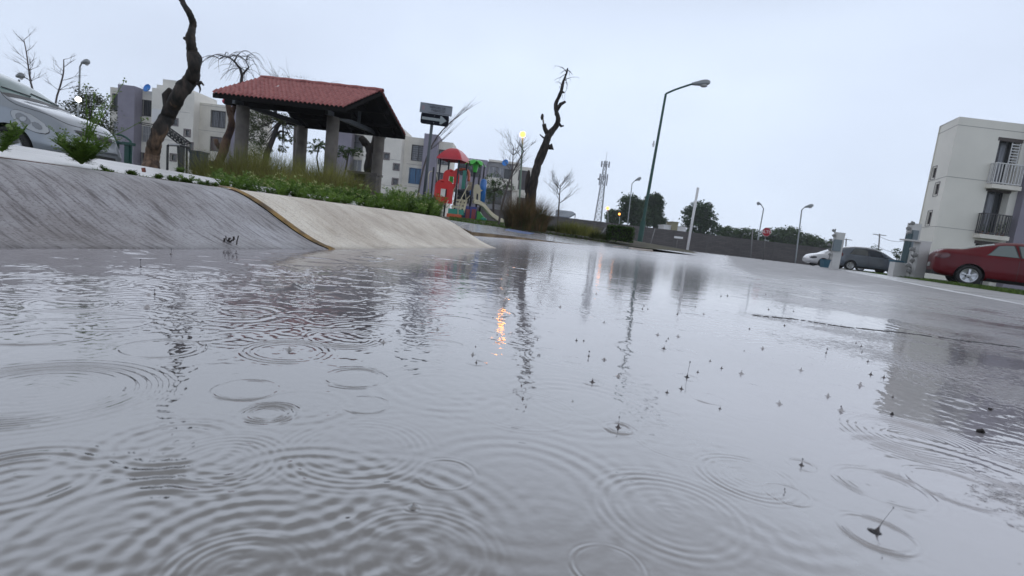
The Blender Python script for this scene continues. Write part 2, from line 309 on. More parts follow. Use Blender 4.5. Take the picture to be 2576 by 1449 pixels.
def broom(name, c1, c2, c3, rough):
    m = bpy.data.materials.new(name); m.use_nodes = True; t = m.node_tree; b = t.nodes['Principled BSDF']; N = t.nodes.new; L = t.links.new
    tc = N('ShaderNodeTexCoord')
    def nz(sc, scl, det=4, rot=0):
        mp = N('ShaderNodeMapping'); mp.inputs['Scale'].default_value = scl; mp.inputs['Rotation'].default_value = (0, 0, rot); L(tc.outputs['UV'], mp.inputs[0]); n = N('ShaderNodeTexNoise'); n.inputs['Scale'].default_value = sc; n.inputs['Detail'].default_value = det; n.inputs['Roughness'].default_value = .6; L(mp.outputs[0], n.inputs[0]); return n.outputs[0]
    st = nz(90, (1, .09, 1), 4, -.12); bl = nz(5, (1, 1, 1), 5); sp = nz(160, (1, 1, 1), 2)
    r = N('ShaderNodeValToRGB'); L(bl, r.inputs[0]); r.color_ramp.elements[0].position = .35; r.color_ramp.elements[1].position = .65; r.color_ramp.elements[0].color = (*c1, 1); r.color_ramp.elements[1].color = (*c2, 1)
    r2 = N('ShaderNodeValToRGB'); L(st, r2.inputs[0]); r2.color_ramp.elements[0].position = .33; r2.color_ramp.elements[1].position = .52; r2.color_ramp.elements[0].color = (*c3, 1); r2.color_ramp.elements[1].color = (1, 1, 1, 1)
    mx = N('ShaderNodeMixRGB'); mx.blend_type = 'MULTIPLY'; mx.inputs[0].default_value = 1.; L(r.outputs[0], mx.inputs[1]); L(r2.outputs[0], mx.inputs[2])
    r3 = N('ShaderNodeValToRGB'); L(sp, r3.inputs[0]); r3.color_ramp.elements[0].position = .33; r3.color_ramp.elements[1].position = .45; r3.color_ramp.elements[0].color = (.55, .5, .5, 1); r3.color_ramp.elements[1].color = (1, 1, 1, 1)
    mx2 = N('ShaderNodeMixRGB'); mx2.blend_type = 'MULTIPLY'; mx2.inputs[0].default_value = 1.; L(mx.outputs[0], mx2.inputs[1]); L(r3.outputs[0], mx2.inputs[2])
    sp2 = N('ShaderNodeSeparateXYZ'); L(tc.outputs['UV'], sp2.inputs[0]); wl = N('ShaderNodeMath'); wl.operation = 'MULTIPLY_ADD'; L(nz(14, (1, .6, 1), 5), wl.inputs[0]); wl.inputs[1].default_value = -.11; L(sp2.outputs[1], wl.inputs[2])
    w2 = N('ShaderNodeMapRange'); L(wl.outputs[0], w2.inputs[0]); w2.inputs[1].default_value = -.065; w2.inputs[2].default_value = .0; w2.inputs[3].default_value = .55; w2.inputs[4].default_value = 1.
    st2 = N('ShaderNodeValToRGB'); L(nz(2.2, (1, 1, 1), 7), st2.inputs[0]); st2.color_ramp.elements[0].position = .36; st2.color_ramp.elements[0].color = (.68, .64, .62, 1); st2.color_ramp.elements[1].position = .55; st2.color_ramp.elements[1].color = (1, 1, 1, 1)
    m3 = N('ShaderNodeMixRGB'); m3.blend_type = 'MULTIPLY'; m3.inputs[0].default_value = 1.; L(mx2.outputs[0], m3.inputs[1]); L(w2.outputs[0], m3.inputs[2]); m4 = N('ShaderNodeMixRGB'); m4.blend_type = 'MULTIPLY'; m4.inputs[0].default_value = 1.; L(m3.outputs[0], m4.inputs[1]); L(st2.outputs[0], m4.inputs[2]); L(m4.outputs[0], b.inputs['Base Color'])
    b.inputs['Roughness'].default_value = rough
    ad = N('ShaderNodeMath'); ad.operation = 'MULTIPLY_ADD'; L(st, ad.inputs[0]); ad.inputs[1].default_value = 1.; L(sp, ad.inputs[2])
    k = N('ShaderNodeBump'); k.inputs['Strength'].default_value = .5; k.inputs['Distance'].default_value = .0022; L(ad.outputs[0], k.inputs['Height']); L(k.outputs[0], b.inputs['Normal']); return m
m_rgrey = broom('wet_brushed_concrete', (.285, .275, .285), (.43, .43, .46), (.34, .31, .31), .42)
m_rcream = broom('cream_painted_concrete', (.74, .68, .58), (.86, .81, .71), (.78, .73, .66), .6)
ramp(0, 5.0, 60, m_rgrey, 'kerb_ramp'); ramp(5.044, 7, 30, m_rcream, 'painted_kerb_ramp', True)
yel = mat('weathered_yellow_paint', (.08, .05, .02), .6, col2=(.34, .20, .045), vs=22, bump=.4, bs=80)
g = MB(); P = []
for i in range(3):
    b = basept(5.0+.022*i)
    P.append([tuple(b+NRM*s_+Vector((0, 0, (prof(s_) if s_ > 0 else -.01)+(.007 if i == 1 else .0025)))) for s_ in [-.02+.53*j/30 for j in range(31)]])
g.grid(P); o = g.build('kerb_joint', yel, smooth=True); struct(o)

# sidewalk slab behind the ramp
m_slab = mat('pale_wet_slab', (.50, .49, .48), .28, col2=(.63, .62, .61), vs=3, bump=.25, bs=40)
g = MB(); P = []; E0 = Vector((-.905, .85, 0))
for i in range(41):
    tt = -4+6.45*i/40; row = []
    for s_, z in [(.70, .10), (.70, .163), (.715, .172)]+[(.9+.31*k, .182+.0485*(.2+.31*k)) for k in range(11)]+[(4.0, .1)]:
        p = E0+NRM*s_+DIR*tt; zz = z+mnoise.noise(Vector((p.x, p.y, 5)))*.012*(z > .165); row.append((p.x, p.y, zz))
    P.append(row)
g.grid(P); g.grid([[Vector(p) for p in P[-1]], [Vector((p[0], p[1], .08)) for p in P[-1]]]); o = g.build('sidewalk', m_slab, smooth=False); struct(o)
# brown earth line along the slab's foot
g = MB()
for k in range(26):
    t_ = -1.6+.17*k; p = E0+NRM*(.69+random.uniform(-.01, .01))+DIR*t_; q = p+DIR*random.uniform(.1, .2)
    g.bar((p.x, p.y, .166), (q.x, q.y, .166), .02, .012)
o = g.build('earth_line', mat('reddish_mud', (.10, .04, .03), .8, var=.4, vs=20)); o['kind'] = 'stuff'; o['label'] = 'reddish mud lying along the foot of the pale slab'; o['category'] = 'mud'

# sloping pavement beyond the ramp with a weathered kerb
K = [at(1151, 568.7, 7.8), at(1187, 583, 6.2), at(1285, 593, 7.2), at(1405, 609, 8.6), at(1545, 625, 10.2), at(1642, 630.5, 11.6)]
Lf = [at(1128, 553.5, 9), at(1190, 562.5, 12), at(1233, 568.5, 14), at(1370, 588, 15), at(1484, 605, 14), at(1560, 617, 13.6)]
m_pave = mat('wet_pavement', (.36, .36, .38), .16, col2=(.50, .50, .53), vs=1.3, bump=.15, bs=20)
g = MB(); g.grid([Lf, K]); g.grid([K, [Vector((k.x, k.y, -.02)) for k in K]]); struct(g.build('pavement', m_pave))
m_kd = mat('dirty_kerb', (.10, .065, .035), .7, col2=(.28, .20, .11), vs=2.5, bump=.4, bs=20)
g = MB()
for a, b in zip(K[:-1], K[1:]):
    u = Vector((0, -.03, 0)); dz = Vector((0, 0, -.002)); g.prism([a+dz+Vector((0, .03, 0)), b+dz+Vector((0, .03, 0)), Vector((b.x, b.y+.03, -.02)), Vector((a.x, a.y+.03, -.02))], (0, -.10, 0))
struct(g.build('kerb', m_kd))
g = MB(); pts = [at(1278, 577, 12.5), at(1345, 588, 12.3), at(1322, 594, 10.2), at(1262, 583, 10.4)]
c_ = sum(pts, Vector())/4; g.quad(*[p+Vector((0, 0, .015)) for p in pts]); struct(g.build('blue_floor_marking', mat('faded_blue_paint', (.24, .34, .62), .22, var=.2, vs=3)))
# kerb nose blocks at the island's tip
m_block = mat('worn_kerb_block', (.42, .36, .30), .6, col2=(.60, .52, .44), vs=5)
for k, (x0, x1) in enumerate(((1545, 1585), (1587, 1642))):
    g = MB(); a = at(x0, 619.5+(x0-1545)*.08, 11.2); b = at(x1, 620+(x1-1545)*.085, 11.8); lo = lambda p: Vector((p.x, p.y, -.02))
    g.prism([a, b, lo(b), lo(a)], (0, .22, 0)); o = g.build('kerb_block', m_block); struct(o)

# park ground
def park_h(x, y):
    e = .152+.045*sm(4, 9, y)+.15*sm(12, 24, y); return e
bnd = [tuple((basept(u_)+NRM*.60).xy) for u_ in (2, 3, 4, 5, 6, 7)]+[(-.85, 3.75), (Lf[0].x, Lf[0].y), (Lf[1].x, Lf[1].y), (Lf[2].x, Lf[2].y), (Lf[3].x, Lf[3].y), (Lf[4].x, Lf[4].y), (Lf[5].x, Lf[5].y), (K[5].x, K[5].y+.2), (5.1, 14), (5.8, 18), (5.9, 21.5), (5.0, 24), (-1, 30), (-8, 42), (-60, 90), (-110, 90), (-110, -4), (-5.0, -4)]+[tuple((basept(u_)+NRM*.60).xy) for u_ in (0, 1)]
pts = [Vector(p) for p in bnd]; nb = len(pts); edges = [(i, (i+1) % nb) for i in range(nb)]
def inside(x, y):
    c = False
    for i in range(nb):
        x1, y1 = bnd[i]; x2, y2 = bnd[(i+1) % nb]
        if (y1 > y) != (y2 > y) and x < (x2-x1)*(y-y1)/(y2-y1)+x1: c = not c
    return c
for k in range(1600):
    d = 1.5*math.exp(random.random()*4); an = random.uniform(-1.5, .45); x, y = d*math.sin(an), d*math.cos(an)
    if inside(x, y): pts.append(Vector((x, y)))
vo, ed, fo, *_ = delaunay_2d_cdt(pts, edges, [list(range(nb))], 1, 1e-4)
bz = {tuple(round(c, 3) for c in (p.x, p.y)): p.z for p in Lf}
def gh(x, y):
    z = park_h(x, y)+mnoise.noise(Vector((x*.4, y*.4, 0)))*.02*sm(3, 8, y)
    # follow the pavement's back edge
    best = 9; bzv = 0
    for p in Lf+[Vector((K[5].x, K[5].y+.2, .06)), Vector((5.1, 14, .06)), Vector((5.8, 18, .05)), Vector((5.9, 21.5, .05)), Vector((5, 24, .05))]:
        d = math.hypot(p.x-x, p.y-y)
        if d < best: best = d; bzv = p.z
    return bzv*(1-sm(0, 3, best))+z*sm(0, 3, best) if best < 3 and y > 6 else z
m_earth = mat('damp_earth', (.05, .042, .028), .9, col2=(.09, .085, .04), vs=1.5, bump=.6, bs=12)
g = MB(); g.v = [(p.x, p.y, gh(p.x, p.y)) for p in vo]; g.f = [tuple(f) for f in fo]; o = g.build('ground', m_earth, smooth=True); struct(o)

# right side: pale kerb strip and verge
Rk = [Vector(p) for p in ((2.2, .6, 0), (3.3, 2.3, 0), (4.44, 4.3, 0), (5.85, 6.75, 0), (8.3, 11, 0), (10.8, 15.3, 0), (16, 24.5, 0), (24, 39, 0), (33, 56, 0))]
nr = Vector((.868, -.497, 0)); m_rk = mat('pale_kerb_concrete', (.36, .36, .36), .3, col2=(.50, .50, .50), vs=1.1, bump=.25, bs=30)
g = MB(); g.grid([[p+nr*s_+Vector((0, 0, z)) for p in Rk] for s_, z in ((0, -.011), (.015, .012), (.6, .035), (1.15, .05), (1.16, .0))]); struct(g.build('kerb_strip', m_rk))
g = MB()
for i in range(14):
    f = 1.6+.42*i; a = Rk[int(f)].lerp(Rk[int(f)+1], f-int(f)); g.bar(a+nr*.02+Vector((0, 0, .012)), a+nr*1.15+Vector((0, 0, .051)), .015, .005)
struct(g.build('kerb_strip_joint', mat('dark_joint', (.12, .12, .12), .7)))
m_verge = mat('wet_verge_soil', (.045, .05, .02), .9, col2=(.09, .10, .035), vs=2, bump=.6, bs=15)
g = MB(); g.grid([[p+nr*s_+Vector((0, 0, z)) for p in Rk] for s_, z in ((1.15, .043), (2, .06), (6, .05), (60, .05))]); struct(g.build('verge', m_verge))
# long dark joint across the road
g = MB(); a = [gz(x, y) for x, y in ((1895, 793), (2000, 803), (2120, 822), (2280, 838), (2430, 858), (2600, 878))]
for i in range(5):
    n_ = 14
    for j in range(n_):
        p = a[i].lerp(a[i+1], j/n_); q = a[i].lerp(a[i+1], (j+1)/n_)
        if random.random() < .85: g.bar(p+Vector((random.uniform(-.004, .004), random.uniform(-.006, .006), -.0005)), q+Vector((0, 0, -.0005)), random.uniform(.004, .014), .003)
struct(g.build('road_joint', mat('dark_tar', (.035, .03, .03), .5)))
# ================================================ BUILDINGS
def pxr(x0, y0, x1, y1, Y):   # pixel rectangle -> (xa, xb, za, zb) on the plane y = Y
    c = at((x0+x1)/2, (y0+y1)/2, Y); k = Y/FP; wd = (x1-x0)*k; h = (y1-y0)*k; return (c.x-wd/2, c.x+wd/2, c.z-h/2, c.z+h/2)
def facade(g, x0, x1, z0, z1, y, holes, dep=.14, back=2.5, left=True):
    # solid block whose front wall at y carries real openings
    xs = sorted({x0, x1, *[h[0] for h in holes], *[h[1] for h in holes]}); zs = sorted({z0, z1, *[h[2] for h in holes], *[h[3] for h in holes]})
    for i in range(len(xs)-1):
        for j in range(len(zs)-1):
            cx, cz = (xs[i]+xs[i+1])/2, (zs[j]+zs[j+1])/2
            if any(h[0] < cx < h[1] and h[2] < cz < h[3] for h in holes): continue
            g.quad((xs[i], y, zs[j]), (xs[i+1], y, zs[j]), (xs[i+1], y, zs[j+1]), (xs[i], y, zs[j+1]))
    for a, b, c, d in holes:
        g.quad((a, y, c), (a, y+dep, c), (a, y+dep, d), (a, y, d)); g.quad((b, y, c), (b, y, d), (b, y+dep, d), (b, y+dep, c))
        g.quad((a, y, c), (b, y, c), (b, y+dep, c), (a, y+dep, c)); g.quad((a, y, d), (a, y+dep, d), (b, y+dep, d), (b, y, d))
    Y = y+back
    if left: g.quad((x0, y, z0), (x0, y, z1), (x0, Y, z1), (x0, Y, z0))
    g.quad((x1, y, z0), (x1, Y, z0), (x1, Y, z1), (x1, y, z1))
    xl = x0 if left else x0+.64
    g.quad((x0, y, z1), (x1, y, z1), (x1, Y, z1), (xl, Y, z1)); g.quad((xl, Y, z0), (xl, Y, z1), (x1, Y, z1), (x1, Y, z0))
    xb = x0 if left else x0+.3
    g.quad((xb, y+dep+.01, z0+.01), (x1, y+dep+.01, z0+.01), (x1, y+dep+.01, z1-.2), (xb, y+dep+.01, z1-.2))
m_frame = mat('dark_window_frame', (.06, .06, .065), .5); m_framew = mat('white_window_frame', (.5, .5, .5), .5)
m_curt = mat('pale_curtain', (.26, .27, .30), .8, var=.3, vs=3, scale=(6, 1, .3)); m_curtb = mat('blue_curtain', (.07, .20, .38), .8, var=.3, vs=3, scale=(6, 1, .3)); m_curtd = mat('brown_curtain', (.10, .07, .07), .8, var=.3, vs=3, scale=(6, 1, .3))
m_frp = mat('taupe_window_surround', (.19, .165, .17), .8)
def window(root, h, y, style='grille', curtain=None, dep=.14, barm=None):
    a, b, c, d = h; barm = barm or m_frame
    f = MB(); t = .05; yy = y+dep-.04
    f.bb(a, b, yy, yy+.03, c, c+t).bb(a, b, yy, yy+.03, d-t, d).bb(a, a+t, yy, yy+.03, c+t, d-t).bb(b-t, b, yy, yy+.03, c+t, d-t)
    if b-a > .8: f.bb((a+b)/2-.03, (a+b)/2+.03, yy-.002, yy+.028, c+t, d-t)
    w_ = f.build('window', m_framew if style == 'white' else m_frame, root)
    p = MB(); p.bb(a+t, b-t, yy+.032, yy+.042, c+t, d-t); p.build('pane', m_glass if curtain is None else mat_glass_over(curtain), w_)
    if style in ('grille', 'vbars', 'hbars'):
        q = MB(); n = 9 if style != 'hbars' else 2
        if style != 'hbars':
            for i in range(n+1): q.bb(a+(b-a)*i/n-.016, a+(b-a)*i/n+.016, y-.05, y-.02, c, d)
            for z in ((c, (c+d)/2, d) if style == 'grille' else (c, d)): q.bb(a-.02, b+.02, y-.048, y-.022, z-.022, z+.022)
        else:
            for i in range(8): q.bb(a-.02, b+.02, y-.05, y-.02, c+(d-c)*i/7-.02, c+(d-c)*i/7+.02)
            for i in range(3): q.bb(a+(b-a)*i/2-.018, a+(b-a)*i/2+.018, y-.052, y-.021, c, d)
        q.build('security_grille', barm, w_)
    if style == 'small':
        q = MB(); s_ = .11
        q.bb(a-s_, b+s_, y-.03, y-.002, d, d+s_).bb(a-s_, b+s_, y-.03, y-.002, c-s_, c).bb(a-s_, a, y-.03, y-.002, c, d).bb(b, b+s_, y-.03, y-.002, c, d); q.build('surround', m_frp, w_)
    return w_
def mat_glass_over(c): return c
def glassy(m): m.node_tree.nodes['Principled BSDF'].inputs['Coat Weight'].default_value = .8; return m
for m_ in (m_curt, m_curtb, m_curtd): glassy(m_)

# --- apartment block on the left (behind the big tree)
YA = 45.; A = thing('apartment_building', 'three storey cream apartment building with grey purple stair tower behind the large leaning bare tree', 'apartment building', (at(390, 400, YA).x, YA, 0))
zt = 8.55
X = lambda px, py, Y: at(px, py, Y).x
ax0, ax1, ax2, ax3, ax4, ax5 = X(276, 300, YA), X(315.5, 300, YA), X(357, 300, YA), X(395, 300, YA), X(500, 330, YA), X(640, 330, YA)
def zc(px, py, Y): return at(px, py, Y).z
Wl = [pxr(280.5, 237, 312, 278, YA), pxr(279, 306, 311, 345, YA), pxr(279, 385, 310, 424, YA)]
Wl = [(ax0+.25, ax1-.06, z-.72, z+.72) for z in (zc(297, 258, YA), zc(296, 326, YA), zc(294, 396, YA))]
Wm = [(ax2+.05, X(396, 300, YA), z-.68, z+.68) for z in (zc(376, 273, YA), zc(374, 338, YA), zc(372, 405, YA))]
g = MB(); facade(g, ax0, ax1, -.3, zt-.12, YA, Wl); facade(g, ax2, ax3+.6, -.3, zt-.1, YA+.001, Wm); wall = g.build('wall', m_cream, A)
for h, s_, c_ in zip(Wl, ('vbars', 'white', 'vbars'), (None, m_curt, m_curtd)): window(A, h, YA, s_, c_)
for h, s_, c_ in zip(Wm, ('vbars', 'grille', 'vbars'), (None, m_curt, m_curtd)): window(A, h, YA, s_, c_, barm=m_framew if s_ == 'grille' else None)
g = MB(); facade(g, ax1, ax2, -.3, zt+.02, YA-.9, []); g.build('stair_tower', m_purple, A)
g = MB()
for z in (zc(330, 300, YA), zc(330, 365, YA)): g.bb(ax1, ax2, YA-.912, YA-.9, z-.03, z)
g.each('tower_joint', m_seam, A)
Ws = []
for (x, y) in ((440, 307), (471, 334.5), (436, 396), (478, 367)): c = at(x, y, YA-1.3); Ws.append((c.x-.21, c.x+.21, c.z-.24, c.z+.24))
g = MB(); facade(g, ax3+.45, ax4, -.3, zt-.02, YA-1.3, Ws, back=3.8); g.build('projecting_wall', m_cream2, A)
for h in Ws: window(A, h, YA-1.3, 'small')
g = MB()
for z in (zc(480, 290, YA), zc(480, 362, YA)): g.bb(ax3+.45, ax4, YA-1.311, YA-1.3, z-.025, z)
for z in (zc(560, 333, YA), zc(560, 270, YA)): g.bb(ax4+.01, ax5, YA-.009, YA+.002, z-.025, z)
g.each('wall_joint', m_seam, A)
Wr = []
for (x, y, w_, h_) in ((549, 300, 1.28, 1.42), (546, 363, 1.32, 1.3), (543, 425, 1.3, 1.3), (618, 310, .9, 1.4)): c = at(x, y, YA); Wr.append((c.x-w_/2, c.x+w_/2, c.z-h_/2, c.z+h_/2))
g = MB(); facade(g, ax4, X(588, 330, YA), -.3, zt-.55, YA, Wr[:3]); g.build('wing_wall', m_cream, A)
window(A, Wr[0], YA, 'vbars', m_curt); window(A, Wr[1], YA, 'plain', m_curtd); window(A, Wr[2], YA, 'vbars', None)
g = MB(); facade(g, X(588, 330, YA), X(612, 330, YA), -.3, zt-.5, YA-.9, []); g.build('stair_tower', m_purple, A)
g = MB(); facade(g, X(612, 330, YA), X(648, 330, YA), -.3, zt-.6, YA, []); g.build('end_wall', m_cream, A)
g = MB(); g.bb(ax3+.7, ax4-.35, YA-1.1, YA+3, zt, zt+.32); g.bb(ax3+1.0, ax3+2.2, YA-.8, YA+1, zt+.33, zt+.9); g.build('parapet', m_cream2, A)
# blue dish on its roof
c = at(369.5, 221, YA-.5); D = thing('satellite_dish', 'bright blue round dish standing on the roof of the left apartment block', 'satellite dish', (c.x, c.y, zt))
g = MB(); g.rev(c, (-.25, -1, .35), [(.03, .36), (-.05, .34), (-.12, .22), (-.15, .0)], 20); g.build('dish', mat('blue_dish_paint', (.04, .27, .75), .5), D, True)
g = MB(); g.tube([(c.x, c.y+.1, zt-.1), (c.x, c.y+.12, c.z)], .03, 6); g.tube([(c.x, c.y, c.z-.3), (c.x-.25, c.y-.45, c.z+.05)], .015, 5); g.build('mast', m_steel, D)

# --- second block, behind the shelter and the street sign
YB = 50.; B = thing('apartment_building', 'three storey cream apartment building seen behind the tile roofed shelter and the street sign', 'apartment building', (at(960, 400, YB).x, YB, 0)); zb = 8.45
bx = [X(p_, 400, YB) for p_ in (818, 851, 889, 915, 1016, 1067, 1101, 1136)]
def hw(px, py, w_, h_, Y): c = at(px, py, Y); return (c.x-w_/2, c.x+w_/2, c.z-h_/2, c.z+h_/2)
g = MB(); facade(g, bx[0], bx[1], -.3, zb-.3, YB, []); g.build('end_wall', m_cream2, B)
g = MB(); facade(g, bx[1], bx[2], -.3, zb, YB-.9, []); g.build('stair_tower', m_purple, B)
g = MB(); facade(g, bx[5], bx[6], -.3, zb-.15, YB-.9, []); g.build('stair_tower', m_purple, B)
H1 = [hw(901, 359, .95, 1.45, YB), hw(897, 419, .95, 1.35, YB)]; g = MB(); facade(g, bx[2], bx[3]+.6, -.3, zb-.3, YB, H1); g.build('wall', m_cream, B)
window(B, H1[0], YB, 'grille', m_curt); window(B, H1[1], YB, 'white', m_curt)
H2 = [hw(x, y, .46, .5, YB-1.3) for x, y in ((972, 393), (997, 420), (994, 457))]; g = MB(); facade(g, bx[3]+.3, bx[4], -.3, zb, YB-1.3, H2, back=3.8); g.build('projecting_wall', m_cream2, B)
for h in H2: window(B, h, YB-1.3, 'small')
H3 = [hw(1052, 385.5, 1.3, 1.5, YB), hw(1045, 443, 1.28, 1.5, YB)]; g = MB(); facade(g, bx[4], bx[5], -.3, zb-.5, YB, H3); g.build('wing_wall', m_cream, B)
window(B, H3[0], YB, 'hbars', m_curt); window(B, H3[1], YB, 'vbars', m_curtb, barm=mat('blue_bars', (.05, .16, .33), .5))
H4 = [hw(1116, 396, 1.0, 1.4, YB), hw(1110, 452, 1.0, 1.3, YB)]; g = MB(); facade(g, bx[6], bx[7], -.3, zb-.6, YB, H4); g.build('right_wall', m_cream, B)
window(B, H4[0], YB, 'hbars', m_curt); window(B, H4[1], YB, 'hbars', m_curt)
g = MB()
for px, py, i, j, yy in ((990, 405, 3, 4, YB-1.3), (1045, 414, 4, 5, YB), (1045, 470, 4, 5, YB), (990, 470, 3, 4, YB-1.3)): z = zc(px, py, YB); g.bb(bx[i]+.31, bx[j]-.02, yy-.011, yy, z-.03, z)
g.each('wall_joint', m_seam, B)
# --- third block behind the playground
YC = 63.; Cb = thing('apartment_building', 'most distant low cream and grey apartment building behind the playground and lit lamp', 'apartment building', (at(1240, 450, YC).x, YC, 0)); zc_ = 8.1
m_greyw = mat('grey_wall_paint', (.30, .30, .31), .8, var=.08); cx_ = [X(p_, 460, YC) for p_ in (1150, 1222, 1288, 1345)]
g = MB(); H = [hw(1170, 428, 1.6, 1.5, YC), hw(1200, 432, 1.2, 1.5, YC), hw(1176, 490, 1.5, 1.4, YC)]; facade(g, cx_[0], cx_[1], -.3, zc_, YC-1, H); g.build('dark_wall', m_purple, Cb)
for h in H: window(Cb, h, YC-1, 'grille', None)
H = [hw(1240, 434, 1.1, 1.5, YC), hw(1258, 437, 1., 1.5, YC), hw(1281, 440, 1.3, 1.3, YC), hw(1245, 500, 1.6, 1.3, YC)]
g = MB(); facade(g, cx_[1], cx_[2], -.3, zc_, YC, H); g.build('wall', m_greyw, Cb)
for h, c_ in zip(H, (m_curt, m_curt, None, None)): window(Cb, h, YC, 'white' if c_ else 'vbars', c_)
H = [hw(1316, 455, 1.3, 2.3, YC), hw(1312, 512, 1.2, 1.3, YC)]; g = MB(); facade(g, cx_[2], cx_[3], -.3, zc_-.25, YC-.8, H); g.build('wing_wall', m_cream, Cb)
for h in H: window(Cb, h, YC-.8, 'grille', m_curtd)
g = MB(); g.bb(cx_[1], cx_[2]+.8, YC-1.4, YC-.002, zc(1260, 475, YC)-.12, zc(1260, 475, YC)+1.15); g.bb(cx_[1]+.1, cx_[2]+.7, YC-.3, YC+3, zc_, zc_+.25); g.build('balcony', m_cream, Cb)
c = at(1271, 409, YC-1); D = thing('satellite_dish', 'small blue dish on the roof edge of the most distant apartment block', 'satellite dish', (c.x, c.y, zc_))
g = MB(); g.rev(c, (-.5, -1, .35), [(.03, .42), (-.05, .40), (-.12, .26), (-.15, .0)], 16); g.build('dish', MATS['blue_dish_paint'], D, True)
g = MB(); g.tube([(c.x, c.y+.1, zc_-.1), (c.x, c.y+.12, c.z)], .04, 6); g.build('mast', m_steel, D)

# --- big block on the right
YR = 25.; RB = thing('apartment_building', 'large pale three storey apartment building at right edge above the red sedan', 'apartment building', (22, YR, 0))
m_rb = mat('pale_grey_cream_plaster', (.78, .76, .69), .85, var=.05, vs=.5, bump=.05, bs=25); zr_ = 8.02
x0 = at(2414, 294, YR).x; xf = at(2367, 315, YR+1.9).x
HB = []
for (xa, ya, xb, yb) in ((2503, 352, 2560, 466), (2470, 479, 2532, 590)):
    c = at((xa+xb)/2, (ya+yb)/2, YR); HB.append((c.x-.56, c.x+.56, c.z-1.13, c.z+1.13))
c = at(2481, 660, YR); HB.append((HB[1][0], HB[1][1], c.z-1.2, HB[1][2]-.33))
xp = (at(2575, 431.7, YR).x+at(2528, 612.7, YR).x)/2
g = MB(); facade(g, x0, xp, -.1, zr_, YR, HB, dep=.45, back=1.9, left=False)
yf = YR+1.9
# chamfered side wall (with its three slit windows let in as recesses)
def sidept(t, z): return (x0+(xf-x0)*t, YR+(yf-YR)*t, z)
sn = Vector((-(yf-YR), (xf-x0), 0)).normalized()
slits = []
for (px, py, hpx) in ((2349.5, 435, 24), (2356, 476, 26), (2337, 549, 30)):
    d = ray(px, py); # intersect side plane
    A_ = Vector((x0, YR, 0)); tt = (A_-CAM).dot(sn)/d.dot(sn); p = CAM+d*tt; t_ = (p.x-x0)/(xf-x0); slits.append((t_, p.z, hpx*p.y/FP/2))
ts = sorted({0, 1, *[s_[0]-.09 for s_ in slits], *[s_[0]+.09 for s_ in slits]}); zs = sorted({-.1, zr_, *[s_[1]-s_[2] for s_ in slits], *[s_[1]+s_[2] for s_ in slits]})
g2 = MB()
for i in range(len(ts)-1):
    for j in range(len(zs)-1):
        a, b = (ts[i]+ts[i+1])/2, (zs[j]+zs[j+1])/2
        if any(abs(a-s_[0]) < .09 and abs(b-s_[1]) < s_[2] for s_ in slits): continue
        g2.quad(sidept(ts[i], zs[j]), sidept(ts[i], zs[j+1]), sidept(ts[i+1], zs[j+1]), sidept(ts[i+1], zs[j]))
for t_, z, h in slits:
    q = [Vector(sidept(t_-.09, z-h)), Vector(sidept(t_+.09, z-h)), Vector(sidept(t_+.09, z+h)), Vector(sidept(t_-.09, z+h))]
    for i in range(4): j = (i+1) % 4; g2.quad(q[i], q[j], q[j]-sn*.06, q[i]-sn*.06)

g.build('wall', m_rb, RB); g2.build('side_wall', m_rb, RB)
for t_, z, h in slits:
    q = [Vector(sidept(t_-.095, z-h-.01))-sn*.05, Vector(sidept(t_+.095, z-h-.01))-sn*.05, Vector(sidept(t_+.095, z+h+.01))-sn*.05, Vector(sidept(t_-.095, z+h+.01))-sn*.05]
    w_ = MB().prism(q, sn*-.02).build('window', mat('dark_window_void', (.02, .015, .015), .7, spec=.1), RB)
    f = MB(); q = [Vector(sidept(t_-.13, z-h-.08))+sn*.002, Vector(sidept(t_+.13, z-h-.08))+sn*.002, Vector(sidept(t_+.13, z+h+.08))+sn*.002, Vector(sidept(t_-.13, z+h+.08))+sn*.002]
    for i in range(4): f.bar(q[i], q[(i+1) % 4], .03)
    f.build('surround', m_frp, w_)
g = MB()
for py in (315, 448, 577): z = at(2450, py+3, YR).z; g.bb(x0, xp-.01, YR-.008, YR+.001, z-.02, z); a = Vector(sidept(0, z-.01)); b = Vector(sidept(1, z-.01)); g.bar(a+sn*.002, b+sn*.002, .012, .02)
g.each('wall_joint', m_seam, RB)
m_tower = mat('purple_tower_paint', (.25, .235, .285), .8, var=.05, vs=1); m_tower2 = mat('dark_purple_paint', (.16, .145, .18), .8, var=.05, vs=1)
g = MB(); facade(g, xp, xp+1.3, -.1, zr_+.15, YR-.35, [], back=2.2); g.build('stair_tower', m_tower, RB)
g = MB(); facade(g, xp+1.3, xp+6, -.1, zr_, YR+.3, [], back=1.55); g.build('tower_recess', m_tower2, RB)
m_rail_w = mat('white_railing', (.62, .62, .62), .45)
